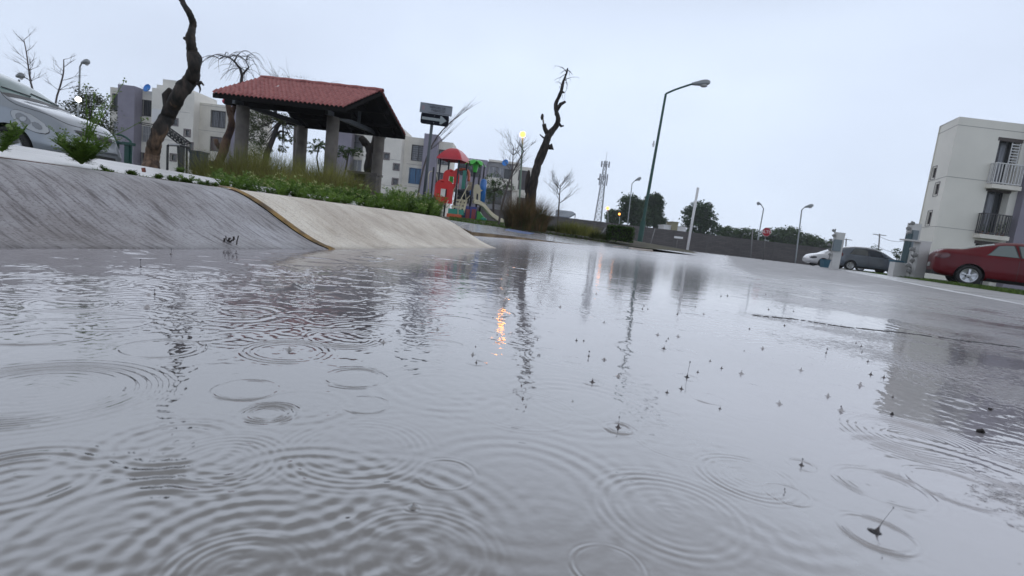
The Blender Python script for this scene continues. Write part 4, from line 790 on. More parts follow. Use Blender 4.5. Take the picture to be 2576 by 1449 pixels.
tree('leafy_tree', 'low spreading green tree between the playground tower and the lit lamp', (at(1245, 520, 34).x, 34, .2), [pxpoly([(1240, 550, 3), (1242, 500, 2.5), (1244, 480, 2)], 34)], [(at(1238, 450, 34), (.7, .6, .35)), (at(1262, 462, 34), (.8, .6, .3)), (at(1240, 478, 34), (1.0, .7, .6)), (at(1225, 495, 34), (.6, .6, .5)), (at(1280, 470, 34), (.5, .6, .25))], 'mid_green_leaf', .12, 2600)

# ================================================ GRASSES, WEEDS
def ghz(x, y): return gh(x, y) if inside(x, y) else .05
def blade(g, b, h, lean, wd, seg=3):
    d = Vector((math.cos(lean[0]), math.sin(lean[0]), 0)); s_ = Vector((-d.y, d.x, 0))*wd/2; a = random.uniform(-.6, .6); s_ = Vector((s_.x*math.cos(a)-s_.y*math.sin(a), s_.x*math.sin(a)+s_.y*math.cos(a), 0)); n = len(g.v)
    for i in range(seg+1):
        t = i/seg; p = b+d*(lean[1]*h*t*t)+Vector((0, 0, h*(t-.25*lean[1]*t*t))); w_ = s_*(1-t*.92); g.v.append(tuple(p-w_)); g.v.append(tuple(p+w_))
    for i in range(seg): k = n+2*i; g.f.append((k, k+1, k+3, k+2))
def tuft(g, c, R_, h, n, wd=.008, lean=.5):
    for i in range(n):
        a = random.uniform(0, 6.283); r_ = R_*random.random()**.6; p = Vector((c[0]+r_*math.cos(a), c[1]+r_*math.sin(a), c[2])); blade(g, p, h*random.uniform(.45, 1.1), (a+random.uniform(-.7, .7), random.uniform(.05, lean)*(.4+r_/R_)), wd)
# dry grass band in front of the shelter
g = MB()
for (x, yb_, yt_, Y) in ((520, 455, 405, 8.8), (545, 455, 395, 9), (570, 460, 400, 8.5), (595, 460, 385, 9), (620, 465, 385, 8.6), (645, 470, 392, 9.2), (668, 470, 400, 8.4), (692, 475, 400, 9), (718, 480, 402, 8.6), (742, 480, 410, 9), (768, 485, 405, 8.3), (790, 490, 412, 8.8), (812, 490, 420, 8.2), (836, 495, 425, 8.6), (858, 500, 430, 8.), (600, 470, 420, 7.4), (660, 478, 428, 7.2), (720, 490, 430, 7.2), (780, 500, 440, 7.), (840, 510, 450, 7.), (880, 510, 455, 7.5), (560, 462, 425, 7.8)):
    c = at(x, yb_, Y); z0 = ghz(c.x, Y)-.03; h = at(x, yt_, Y).z-z0; tuft(g, (c.x, Y, z0), .27, h*random.uniform(1.1, 1.42), 700, .007, .75)
o = g.build('dry_grass', LM['dry_grass_blade']); tag(o, 'tall dry yellowish grass growing along the bank below the shelter', 'grass', kind='stuff')
g = MB()
for (x, yb_, yt_, Y) in ((845, 505, 440, 7.4), (870, 510, 445, 7.6), (900, 515, 465, 7.4), (800, 500, 430, 7.9), (700, 488, 425, 7.9), (610, 465, 405, 8.0)):
    c = at(x, yb_, Y); z0 = ghz(c.x, Y)-.03; h = at(x, yt_, Y).z-z0; tuft(g, (c.x, Y, z0), .25, h*1.05, 420, .007, .9)
o = g.build('brown_grass', LM['brown_grass_blade']); tag(o, 'reddish brown dead grass mixed into the bank below the shelter', 'grass', kind='stuff')
def weed(g, b, h, n=6, leaf=.035, bush=.35, fl=None):
    for k in range(n):
        a = random.uniform(0, 6.283); v = Vector((math.cos(a)*bush, math.sin(a)*bush, 1)).normalized(); p = Vector(b); H = h*random.uniform(.6, 1.1); m_ = 7; pts = [p.copy()]
        for i in range(m_):
            v = (v+Vector((random.uniform(-.15, .15), random.uniform(-.15, .15), 0))).normalized(); p = p+v*H/m_; pts.append(p.copy())
            for j in range(5):
                q = p-v*random.random()*H/m_; d = Vector((random.uniform(-1, 1), random.uniform(-1, 1), random.uniform(-.1, .7))).normalized(); s0 = leaf*random.uniform(.6, 1.2)*(1.15-.5*i/m_); sd = d.cross(Vector((0, 0, 1))).normalized()
                for t_, w_ in ((.35, .42), (.7, .5), (1.05, .38)):   # pinnate leaflets
                    for sg in (-1, 1):
                        c0 = q+d*s0*t_; e = c0+(sd*sg+d*.7).normalized()*s0*w_; wv = (d-sd*sg*.4).normalized()*s0*.13; g.quad(c0, (c0+e)/2+wv, e, (c0+e)/2-wv)
                g.quad(q, q+d*s0*.6+sd*s0*.03, q+d*s0*1.35, q+d*s0*.6-sd*s0*.03)
        g.tube(pts, [.0035*(1-.6*i/m_)*(1+h) for i in range(m_+1)], 4, False)
        if fl is not None and random.random() < .33:
            for j in range(4):
                c = pts[-1]+Vector((random.gauss(0, .012), random.gauss(0, .012), random.random()*.02)); fl.ball(c, .004+.002*random.random(), 5, 3)
g, fl = MB(), MB()
ctr = 0
for k in range(300):
    x = random.uniform(690, 1118); t_ = (x-690)/428; Y = random.uniform(4.2, 7.4); yb_ = 487+t_*66
    c = at(x, yb_, Y); z0 = ghz(c.x, c.y)-.01 if inside(c.x, Y) else None
    if z0 is None: continue
    top = (470 if x < 800 else 452+max(0, (x-900))*.12)+random.uniform(-4, 22)+34*(.5+.5*math.sin(x*.045)*math.sin(x*.017+1.)); h = max(.10, at(x, top, Y).z-z0)
    weed(g, (c.x, Y, z0), h, 4, .05 if Y > 5.5 else .04, .4, fl); ctr += 1
for k in range(150):
    x = random.uniform(535, 800); Y = random.uniform(4.0, 6.4); c = at(x, 470+(x-535)*.12, Y)
    if inside(c.x, Y): z0 = ghz(c.x, Y)-.01; weed(g, (c.x, Y, z0), max(.08, at(x, random.uniform(418, 462)+(x-535)*.12, Y).z-z0), 4, .042, .45, fl)
for k in range(60):
    tt = random.uniform(1.9, 3.4); s_ = random.uniform(.52, .95); p = E0+NRM*s_+DIR*(tt-.85+.3*0); weed(g, (p.x, p.y, .16), random.uniform(.04, .10), 3, .02, .8)
o = g.build('green_weeds', LM['bright_weed_leaf']); tag(o, 'dense green flowering weeds covering the bank above the cream ramp', 'weeds', kind='stuff')
o = fl.build('weed_flowers', mat('pale_flower', (.42, .44, .18), .7)); tag(o, 'tiny pale flower heads over the green weeds of the bank', 'flowers', kind='stuff')
# low sprigs in the crack between ramp and slab
g = MB()
for k in range(150):
    tt = random.choice((random.uniform(.55, 1.0), random.uniform(.9, 2.6), random.uniform(1.2, 2.6))); p = E0+NRM*random.uniform(.60, .72)+DIR*tt; tuft(g, (p.x, p.y, .16), .015, random.uniform(.008, .028), 9, .003, 1.2)
    if random.random() < .25: weed(g, (p.x, p.y, .165), random.uniform(.015, .035), 3, .014, 1.2)
o = g.build('crack_grass', LM['lawn_blade']); tag(o, 'short grass sprouting from the crack between ramp and pale slab', 'grass', kind='stuff')
# bigger weeds that stand alone
def lone(lb, px, py, Y, h, n, leaf, bush, flw=True):
    c = at(px, py, Y); T = thing('weed', lb, 'weed', (c.x, Y, c.z)); g, fl = MB(), MB(); weed(g, c, h, n, leaf, bush, fl); g.build('foliage', LM['bright_weed_leaf'], T); 
    if flw: fl.build('flower', mat('green_bud', (.14, .20, .06), .7), T)
    return T, c
T, c = lone('large green weed growing at the ramp crest in front of the silver car', 205, 411, 1.62, .10, 20, .026, 1.0)
g, fl = MB(), MB()
for tip in ((238, 238), (312, 205), (253, 268), (275, 240), (365, 300), (215, 215), (160, 330), (140, 372), (300, 350)):
    e = at(tip[0], tip[1], 1.62+random.uniform(-.05, .05)); st = c+Vector((random.uniform(-.01, .02), 0, .04)); m_ = st.lerp(e, .5)+Vector((-.012 if tip[0] > 250 else .01, 0, -.01)); pts = [st, st.lerp(m_, .5)+Vector((0, 0, .004)), m_, m_.lerp(e, .5)-Vector((0, 0, .003)), e]; g.tube(pts, [.0022, .0018, .0014, .001, .0007], 5, False)
    for t_ in np.linspace(.25, .95, 9):
        q = st.lerp(m_, t_*2) if t_ < .5 else m_.lerp(e, t_*2-1)
        for j in range(3):
            d = Vector((random.uniform(-1, 1), random.uniform(-1, 1), random.uniform(-.2, .8))).normalized(); s0 = .022*(1.25-t_); sd = d.cross(Vector((0, .3, 1))).normalized()
            for u_ in (.4, .8, 1.15):
                for sg in (-1, 1): c0 = q+d*s0*u_; ee = c0+(sd*sg+d*.6).normalized()*s0*.45; wv = (d-sd*sg*.4).normalized()*s0*.12; g.quad(c0, (c0+ee)/2+wv, ee, (c0+ee)/2-wv)
    for j in range(6): q = e+Vector((random.gauss(0, .006), random.gauss(0, .006), random.uniform(-.004, .009))); fl.ball(q, .0025, 6, 4)
g.build('stem', LM['bright_weed_leaf'], T); fl.build('flower_bud', MATS['green_bud'], T)
T, c = lone('sparse weed sprig hanging in at the extreme left edge before the car wheel', 2, 380, 1.3, .10, 5, .018, .5)
lone('small leafy weed at foot of the black exercise frame', 452, 437, 6.4, .09, 7, .04, .8)
lone('low spreading weed in front of the dry grass above the yellow joint', 597, 478, 2.9, .10, 9, .03, .7)
# brown leaf and debris
m_dead = mat('dead_leaf', (.16, .05, .03), .7, var=.4, vs=40)
c = at(361, 428, 2.15); T = MB(); T.quad(c+Vector((-.006, 0, -.012)), c+Vector((.009, .004, -.006)), c+Vector((.006, .002, .012)), c+Vector((-.008, -.003, .008))); T.bar(c+Vector((0, 0, -.012)), c+Vector((.002, 0, -.03)), .0015); o = T.build('dead_leaf', m_dead); tag(o, 'curled reddish dead leaf standing at the ramp crest below the big tree', 'leaf')
def lump(name, lb, px, py, s_, hh, cat, n=3, z=0, Y=None):
    c = gz(px, py, z) if Y is None else at(px, py, Y); D = (c-CAM).dot(f0); q = s_*.75*D/FP; g = MB()
    for i in range(n): g.ball(c+Vector((random.uniform(-.5, .5)*q, random.uniform(-.5, .5)*q, q*.2+hh*q*i/n)), (q*random.uniform(.4, .7), q*random.uniform(.4, .7), q*random.uniform(.4, .7)), 8, 5)
    g2_ = len(g.v); g.v = [tuple(Vector(v)+Vector((mnoise.noise(Vector(v)*900), mnoise.noise(Vector(v)*800+Vector((3, 3, 3))), mnoise.noise(Vector(v)*700)))*q*.25) for v in g.v]
    o = g.build(name, mat('wet_dark_debris', (.02, .014, .012), .5), None, True); tag(o, lb, cat); return o
lump('twig_debris', 'small dark clod standing in the reflection of the right building', 2246, 1044, 8, .5, 'debris')
lump('twig_debris', 'dark speck of litter in water near right edge, upper of two close specks', 2490, 1031, 7, .5, 'debris')
lump('twig_debris', 'larger dark crumb in water near right edge below another speck', 2470, 1090, 13, .8, 'debris')
for (px, py, z, Y, s_) in ((585, 605, 0, 1.36, 1),):
    c = at(px, py, Y); g = MB()
    for i in range(9): a = c+Vector((random.uniform(-.02, .02), random.uniform(-.01, .01), random.uniform(-.012, .004))); g.bar(a, a+Vector((random.uniform(-.012, .012), 0, random.uniform(.002, .014))), random.uniform(.0015, .004))
    o = g.build('twig_debris', MATS['wet_dark_debris']); tag(o, 'small pile of black plant scraps stuck low on the grey ramp', 'debris')
# dry bushes at the corner
def clump(name, lb, px, pyb, pyt, Y, R_, n, key='brown_grass_blade', wd=.012, lean=.55, cat='ornamental grass', key2=None):
    c = at(px, pyb, Y); z0 = c.z-.02; h = at(px, pyt, Y).z-z0; T = thing(name, lb, cat, (c.x, Y, z0)); g = MB(); tuft(g, (c.x, Y, z0), R_, h, n, wd, lean); g.build('blades', LM[key], T)
    if key2: g = MB(); tuft(g, (c.x, Y, z0), R_, h*.8, n//2, wd, lean); g.build('green_blades', LM[key2], T)
    return T
clump('grass_clump', 'large brown dry grass bush at the foot of the knobbly pruned tree', 1322, 577, 486, 15., .62, 2600, key2='olive_leaf', lean=.7)
clump('grass_clump', 'pale dry grass tuft beyond the big brown bush, beside the small bare tree', 1432, 587, 552, 15.5, .45, 900, 'dry_grass_blade')
clump('grass_clump', 'yellowish dry tuft next to the clipped green hedge', 1472, 592, 562, 15, .42, 900, 'dry_grass_blade')
clump('grass_clump', 'low greenish tuft between yellowish tuft and clipped hedge', 1507, 600, 580, 14.5, .3, 500, 'olive_leaf')
clump('grass_clump', 'low thin grass tuft right behind the big brown bush', 1392, 580, 562, 16, .4, 500, 'olive_leaf')
c = at(1557, 604, 14.2); T = thing('hedge', 'small clipped dark green hedge block at the corner left of the lamp post', 'hedge', (c.x, 14.2, c.z)); h = MB()
for k in range(3600):
    p = Vector((random.uniform(-.32, .32), random.uniform(-.3, .3), random.uniform(0, .38))); ax = random.randint(0, 2)
    if ax == 0: p.x = .32*random.choice((-1, 1))
    elif ax == 1: p.y = -.3*random.choice((-1, 1))
    else: p.z = .38
    p += Vector((random.gauss(0, .025), random.gauss(0, .025), random.gauss(0, .02)))+Vector((c.x, 14.2, c.z-.02)); d = Vector((random.uniform(-1, 1), random.uniform(-1, 1), random.uniform(-.5, 1))).normalized()*.035; s_ = d.cross(Vector((.2, .1, 1))).normalized()*.015; h.quad(p-d, p+s_, p+d, p-s_)
h.build('foliage', LM['mid_green_leaf'], T); MB().bb(c.x-.27, c.x+.27, 14.2-.24, 14.2+.24, c.z-.03, c.z+.32).build('inner_twigs', m_twigd, T)
# short lawn
g = MB()
for k in range(9000):
    x = random.uniform(1125, 1560); Y = random.uniform(10, 22); c = at(x, 600, Y)
    if not inside(c.x, Y) or Y < 6: continue
    z = gh(c.x, Y); blade(g, Vector((c.x, Y, z-.01)), random.uniform(.03, .09), (random.uniform(0, 6.28), .5), .02, 2)
for k in range(34000):
    f = random.random()**1.4*5.2+1.; a = Rk[int(f)].lerp(Rk[int(f)+1], f-int(f)); s_ = 1.1+random.random()**1.3*3.6; p = a+nr*s_; blade(g, Vector((p.x, p.y, .035)), random.uniform(.03, .12)*(1 if s_ > 1.2 else .4), (random.uniform(0, 6.28), .8), .010+.0008*p.y, 2)
o = g.build('lawn', LM['lawn_blade']); tag(o, 'short green grass of the verge under the parked cars', 'grass', kind='stuff')
# ================================================ CARS
m_lens = mat('clear_lamp_lens', (.40, .42, .44), .1, coat=1.); m_redlens = mat('red_tail_lens', (.09, .003, .006), .15, coat=.6); m_trim = mat('black_car_trim', (.018, .018, .02), .4); m_plate = mat('licence_plate', (.42, .43, .42), .4)
m_box_grey = mat('lamp_reflector', (.22, .23, .24), .2, metal=.3)
m_seat = mat('car_interior', (.03, .03, .033), .8)
def car(name, label, ST, paint, loc, hd, wb, wr_, glass, xw, side_win, ws, rw, door_x, extra, group=None, silver=False, roofv=6.0, spokes=5):
    T = thing(name, label, 'car', loc, hd, group)
    ST = np.array(ST, float); nx = 110; xs = np.linspace(ST[0, 0], ST[-1, 0], nx); xs = np.sort(np.concatenate([xs, ST[0, 0]+np.array([.004, .012, .02]), ST[-1, 0]-np.array([.004, .012, .02])])); nx = len(xs)
    prm = np.stack([np.interp(xs, ST[:, 0], ST[:, k]) for k in range(1, 7)], 1)
    sm_ = prm.copy()
    for it in range(5): sm_[1:-1] = .25*sm_[:-2]+.5*sm_[1:-1]+.25*sm_[2:]
    prm = sm_; NV = 8; SUB = 7
    def section(q):
        zb, zw, zt_, wl, wb_, wr2 = q; h = zt_-zw
        C = [(0, zb), (.86*wl, zb), (wl, zb+.10), (wl+.015, zb+.45*(zw-zb)), (wb_, zw-.04), (wb_-.035, zw+.012), (wr2+.03, zt_-max(.08*h/.5, .012)), (wr2*.72, zt_+.004), (0, zt_+.022)]
        C = np.array(C); out = []
        for i in range(NV):
            for k in range(SUB): t_ = k/SUB; out.append(C[i]*(1-t_)+C[i+1]*t_)
        out.append(C[-1]); out = np.array(out)
        for it in range(3): o2 = out.copy(); o2[1:-1] = .25*out[:-2]+.5*out[1:-1]+.25*out[2:]; out = o2
        return out
    SEC = np.array([section(q) for q in prm])  # nx, 57, 2
    nv = SEC.shape[1]
    def Sf(x, w_):   # w_ 0..8 left side (y>0), 8..16 right side
        sg = 1 if w_ <= 8 else -1; v = w_ if w_ <= 8 else 16-w_
        f = np.interp(x, xs, np.arange(nx)); i = min(int(f), nx-2); a = f-i; g_ = min(v*SUB, nv-1.001); j = int(g_); b = g_-j
        p = (SEC[i, j]*(1-b)+SEC[i, j+1]*b)*(1-a)+(SEC[i+1, j]*(1-b)+SEC[i+1, j+1]*b)*a
        return Vector((x, sg*p[0], p[1]))
    def Sn(x, w_):
        e = .02; a = Sf(min(x+e, xs[-1]), w_)-Sf(max(x-e, xs[0]), w_); b = Sf(x, min(w_+.1, 16))-Sf(x, max(w_-.1, 0)); n_ = a.cross(b)
        n_ = n_.normalized() if n_.length > 1e-9 else Vector((0, 0, 1)); c = Vector((x, 0, .6)); 
        return n_ if n_.dot(Sf(x, w_)-c) > 0 else -n_
    # body with wheel wells cut
    g = MB(); rows = []
    for i in range(nx):
        L1 = [Vector((xs[i], SEC[i, j, 0], SEC[i, j, 1])) for j in range(nv)]; L2 = [Vector((xs[i], -SEC[i, j, 0], SEC[i, j, 1])) for j in range(nv-2, 0, -1)]; rows.append(L1+L2)
    n0 = len(rows[0]); g.v = [tuple(p) for r in rows for p in r]
    for i in range(nx-1):
        for j in range(n0): a = i*n0+j; b = i*n0+(j+1) % n0; g.f.append((a, b, b+n0, a+n0))
    g.f.append(tuple(range(n0))[::-1]); g.f.append(tuple((nx-1)*n0+j for j in range(n0)))
    body = g.build('body', paint, T, True, world=False); body.data.materials.append(m_trim)
    cut = MB()
    for x in xw:
        for sg in (-1, 1): cut.rev((x, sg*.52, wr_), (0, sg, 0), [(0, wr_*1.17), (.6, wr_*1.17)], 36, True)
    co = cut.build('cut', m_trim); md = body.modifiers.new('b', 'BOOLEAN'); md.object = co; md.solver = 'EXACT'; md.material_mode = 'TRANSFER'; co.data.materials.clear(); co.data.materials.append(m_trim); co.parent = T
    bpy.context.view_layer.update(); dg = bpy.context.evaluated_depsgraph_get(); nm = bpy.data.meshes.new_from_object(body.evaluated_get(dg)); body.modifiers.clear(); body.data = nm; bpy.data.objects.remove(co)
    try: nm.set_sharp_from_angle(angle=math.radians(38))
    except Exception: pass
    def patch(name, m, c4, off=.006, na=10, nb_=8, parent=None, shape=None):
        # c4: (x,w) corners: x00,w0 / x10,w0 / x11,w1 / x01,w1
        (a, b, c, d) = c4; P = []
        for i in range(nb_+1):
            t_ = i/nb_; row = []
            for j in range(na+1):
                u_ = j/na; x = (a[0]*(1-u_)+b[0]*u_)*(1-t_)+(d[0]*(1-u_)+c[0]*u_)*t_; w_ = (a[1]*(1-u_)+b[1]*u_)*(1-t_)+(d[1]*(1-u_)+c[1]*u_)*t_
                if shape: x, w_ = shape(u_, t_)
                row.append(Sf(x, w_)+Sn(x, w_)*off)
            P.append(row)
        g = MB(); g.grid(P); o = g.build(name, m, parent or T, True, world=False); return o
    def ellz(cx, cz, rx, rz_, sg, tilt=0):   # lamp outline given in real x and height
        def f(u_, t_):
            a = 2*math.pi*u_; x = max(xs[0], min(xs[-1], cx+rx*t_*math.cos(a))); z = cz+rz_*t_*math.sin(a)+tilt*rx*t_*math.cos(a)
            i = min(int(np.interp(x, xs, np.arange(nx))), nx-1); z_s = SEC[i, 2*SUB:7*SUB, 1]; v = np.interp(z, np.maximum.accumulate(z_s)+np.arange(len(z_s))*1e-7, np.arange(len(z_s)))/SUB+2
            return x, (v if sg == 0 else 16-v)
        return f
    def ell(cx, cw, rx, rw_, tilt=0):
        def f(u_, t_): a = 2*math.pi*u_; r_ = t_; X_ = rx*r_*math.cos(a); W_ = rw_*r_*math.sin(a); return (max(xs[0], min(xs[-1], cx+X_)), cw+W_+tilt*X_)
        return f
    for sg in (0, 1):
        W = (lambda v: v) if sg == 0 else (lambda v: 16-v)
        for (xa, xb, xc, xd) in side_win: patch('window_trim', m_trim, ((xa-.03, W(4.96)), (xb+.03, W(4.96)), (xc+.03, W(6.03)), (xd-.03, W(6.03))), .002); patch('side_window', glass, ((xa, W(5.02)), (xb, W(5.02)), (xc, W(5.98)), (xd, W(5.98))), .004)
        for x in door_x:   # door gaps
            patch('door_seam', m_trim, ((x-.004, W(1.8)), (x+.004, W(1.8)), (x+.004, W(4.9)), (x-.004, W(4.9))), .0015, 1, 16)
        for x in extra.get('handles', ()): patch('door_handle', extra.get('handle_mat', paint), ((x-.09, W(4.35)), (x+.09, W(4.35)), (x+.09, W(4.5)), (x-.09, W(4.5))), .022, 4, 2)
        for e in extra.get('lamps', ()):
            k_, m_, cx, cz, rx, rz_, tl = e; z4 = ((0, 0),)*4
            patch('lamp_rim', m_trim, z4, .004, 36, 6, shape=ellz(cx, cz, rx*1.035, rz_*1.05, sg, tl)); o = patch(k_, m_, z4, .009, 36, 6, shape=ellz(cx, cz, rx, rz_, sg, tl))
            if k_ == 'headlight' and m_ is m_lens:
                patch('reflector', m_box_grey, z4, .013, 22, 4, parent=o, shape=ellz(cx-rx*.30, cz-tl*rx*.30, rx*.42, rz_*.62, sg, tl)); patch('bulb', m_lens, z4, .017, 16, 3, parent=o, shape=ellz(cx-rx*.28, cz-tl*rx*.28, rx*.18, rz_*.3, sg)); patch('indicator', m_box_grey, z4, .013, 18, 3, parent=o, shape=ellz(cx+rx*.45, cz+tl*rx*.45, rx*.27, rz_*.42, sg, tl))
        mx_ = extra.get('mirror'); p = Sf(mx_, W(5.1)); MB().ball(p+Vector((0, .12*(1 if sg == 0 else -1), .05)), (.07, .11, .075), 12, 8).bar(p, p+Vector((0, .08*(1 if sg == 0 else -1), .03)), .04).build('wing_mirror', paint, T, True, world=False)
        patch('sill', m_trim, ((xw[0]+.42, W(1.05)), (xw[1]-.42, W(1.05)), (xw[1]-.42, W(1.9)), (xw[0]+.42, W(1.9))), .003)
    patch('windscreen', glass, ws, .004, 14, 24); patch('rear_window', glass, rw, .004, 14, 24)
    for pl in extra.get('seams', ()):
        pts = [Vector((*q, 0)) for q in pl]; q2, _ = smoothpoly(pts, [1]*len(pts), 8); MB().tube([Sf(q[0], q[1])+Sn(q[0], q[1])*.001 for q in q2], .0045, 5).build('panel_gap', m_trim, T, True, world=False)
    for nm_, m_, c4, off in extra.get('patches', ()): patch(nm_, m_, c4, off, 16, 8)
    if extra.get('wipers'):
        g = MB()
        for y0_, w0 in ((.55, 0), (-.1, 0)):
            x_ = ws[0][0]-.03; pts = []
            for k in range(8): wv = 8-(y0_-k*.075)/.62*1.2; pts.append(Sf(x_-.012*k, wv)+Vector((0, 0, .016)))
            g.tube(pts, .009, 5)
        g.build('wiper', m_trim, T, world=False)
        patch('cowl', m_trim, ((ws[0][0]+.09, 6.2), (ws[0][0]-.005, 6.2), (ws[1][0]-.005, 9.8), (ws[1][0]+.09, 9.8)), .004, 4, 24)
    for x in xw:
        for sg in (-1, 1):
            y = sg*(max(q[3] for q in prm)-.10); Rr = wr_*.69
            t_ = MB().rev((x, y-sg*.10, wr_), (0, sg, 0), [(0, Rr), (0, wr_-.02), (.02, wr_), (.17, wr_), (.195, wr_-.018), (.20, wr_-.05), (.185, Rr+.01), (.17, Rr)], 36).build('wheel', m_rubber, T, True, world=False)
            g = MB(); g.rev((x, y-sg*.10, wr_), (0, sg, 0), [(.16, Rr), (.19, Rr), (.185, Rr-.02), (.12, Rr-.03), (.09, 0)], 32)
            for k in range(spokes):
                a = 2*math.pi*k/spokes+.3; c0 = Vector((x, y-sg*.10+sg*.178, wr_)); da = .17
                i0 = c0+Vector((math.cos(a-.30), 0, math.sin(a-.30)))*.055; i1 = c0+Vector((math.cos(a+.30), 0, math.sin(a+.30)))*.055; o0 = c0+Vector((math.cos(a-da), 0, math.sin(a-da)))*(Rr-.012)+Vector((0, -sg*.012, 0)); o1 = c0+Vector((math.cos(a+da), 0, math.sin(a+da)))*(Rr-.012)+Vector((0, -sg*.012, 0))
                g.prism([i0, i1, o1, o0], (0, -sg*.02, 0))
            g.rev((x, y-sg*.10, wr_), (0, sg, 0), [(.16, .06), (.19, .055), (.195, 0)], 16)
            rim = g.build('rim', m_alloy, t_, False, world=False)
            MB().rev((x, y-sg*.10, wr_), (0, sg, 0), [(.10, Rr-.012), (.105, 0)], 24).build('brake_shadow_plate', m_trim, t_, False, world=False)
    # seats seen through the glass
    return T
def carglass(name, col): 
    m = mat(name, col, .03, spec=.9, coat=1.); return m
SED = [(-2.22, .42, .78, .84, .58, .60, .46), (-2.15, .30, .93, 1.03, .76, .76, .60), (-1.95, .24, .99, 1.10, .83, .80, .64), (-1.55, .22, .99, 1.13, .86, .82, .62), (-1.1, .20, .97, 1.30, .87, .83, .57), (-.6, .19, .96, 1.44, .87, .84, .56), (0, .18, .95, 1.47, .87, .84, .56), (.5, .18, .94, 1.42, .87, .84, .56), (.9, .18, .93, 1.24, .87, .84, .60), (1.25, .18, .92, 1.03, .87, .82, .66), (1.7, .19, .86, .93, .86, .80, .66), (2.0, .22, .76, .83, .81, .76, .60), (2.15, .26, .62, .70, .72, .68, .52), (2.22, .36, .52, .57, .56, .54, .40)]
g_red = carglass('pale_green_car_glass', (.10, .14, .14))
red = mat('wet_dark_red_paint', (.115, .001, .006), .35, coat=.2, var=.1, vs=2, spec=.2)
ct = at(2435, 718, 15.6)
rc = car('parked_car', 'dark red sedan seen from its rear side on the grass verge', SED, red, (0, 0, .04), math.radians(-32), 2.6, .315, g_red, (-1.32, 1.30),
    [(-.98, -.28, -.40, -.72), (-.20, .62, .35, -.30+.02)], ((1.18, 6.25), (1.18, 9.75), (.42, 9.75), (.42, 6.25)), ((-1.62, 6.3), (-1.62, 9.7), (-.82, 9.7), (-.82, 6.3)), (-.25, .72),
    dict(lamps=[('tail_light', m_redlens, -2.03, .86, .17, .085, .1), ('headlight', m_lens, 1.98, .66, .20, .075, -.1)], mirror=.72, handles=(-.42, .48)))
# rear bumper trim, plate and rear glass divider modelled on the tail
MB().box((-2.235, 0, .56), (.02, .36, .14)).build('licence_plate', m_plate, rc, world=False)
MB().bb(-2.20, -2.0, -.62, .62, .25, .40).build('bumper_trim', m_trim, rc, world=False)
Rz = Matrix.Rotation(math.radians(-32), 3, 'Z'); off = Rz@Vector((-1.32, .86, 0)); rc.location = (ct.x-off.x, 15.6-off.y, .045)
# near side is the car's left (+y after turning)?  keep the wheel that faces the road on the traced spot
off = Rz@Vector((-1.32, -.86, 0)); rc.location = (ct.x-.04-off.x, 15.6-off.y, .045)
HAT = [(-1.9, .45, .82, .95, .58, .60, .46), (-1.82, .30, .94, 1.18, .74, .74, .56), (-1.55, .22, .97, 1.40, .81, .79, .55), (-.9, .19, .97, 1.52, .83, .81, .55), (-.3, .18, .96, 1.545, .83, .82, .55), (.25, .18, .95, 1.50, .83, .82, .56), (.65, .18, .94, 1.34, .83, .82, .60), (.98, .18, .93, 1.12, .83, .81, .66), (1.15, .18, .91, 1.02, .83, .80, .67), (1.45, .18, .85, .95, .82, .79, .66), (1.68, .19, .75, .86, .80, .75, .62), (1.82, .22, .60, .74, .72, .66, .54), (1.88, .27, .50, .62, .62, .58, .44), (1.905, .36, .45, .50, .50, .48, .36)]
g_gr = carglass('dark_tinted_car_glass', (.02, .03, .035))
blu = mat('grey_blue_car_paint', (.085, .105, .135), .28, coat=1., var=.08, vs=2)
c = at(2186, 690, 31.5)
gc = car('parked_car', 'grey blue hatchback parked between the two pale meter pillars', [(q[0]*1.02, *q[1:]) for q in HAT], blu, (c.x, 32, .04), math.radians(-10), 2.45, .30, g_gr, (-1.22, 1.25), [(-1.35, -.28, -.34, -1.0), (-.20, .72, .40, -.26)], ((1.02, 6.25), (1.02, 9.75), (.36, 9.75), (.36, 6.25)), ((-1.80, 6.4), (-1.80, 9.6), (-1.45, 9.6), (-1.45, 6.4)), (-.24, .80),
    dict(lamps=[('tail_light', m_redlens, -1.80, .93, .10, .14, 0), ('headlight', m_lens, 1.66, .66, .2, .085, -.2)], mirror=.74, handles=(-.45, .52)))
c = at(2068, 680, 36); wh = mat('white_car_paint', (.62, .62, .63), .3, coat=1.)
wc = car('parked_car', 'white sedan half hidden behind the slim meter pillar', SED, wh, (c.x+2.2, 38.0, .02), math.radians(180-8), 2.6, .315, g_gr, (-1.32, 1.30),
    [(-.98, -.28, -.40, -.72), (-.20, .62, .35, -.28)], ((1.18, 6.25), (1.18, 9.75), (.42, 9.75), (.42, 6.25)), ((-1.62, 6.3), (-1.62, 9.7), (-.82, 9.7), (-.82, 6.3)), (-.25, .72),
    dict(lamps=[('tail_light', m_redlens, -2.03, .86, .17, .085, .1), ('headlight', m_trim, 1.98, .66, .20, .08, -.1)], mirror=.72, handles=(-.42, .48)))
g_sv = mat('pale_green_windscreen', (.13, .20, .19), .12, spec=.45); silver = mat('silver_car_paint', (.27, .30, .335), .3, metal=.3, coat=.8, var=.04, vs=3, bump=.02, bs=200)
hd = math.radians(8); YCAR = 7.3; cw = at(20, 374, YCAR)
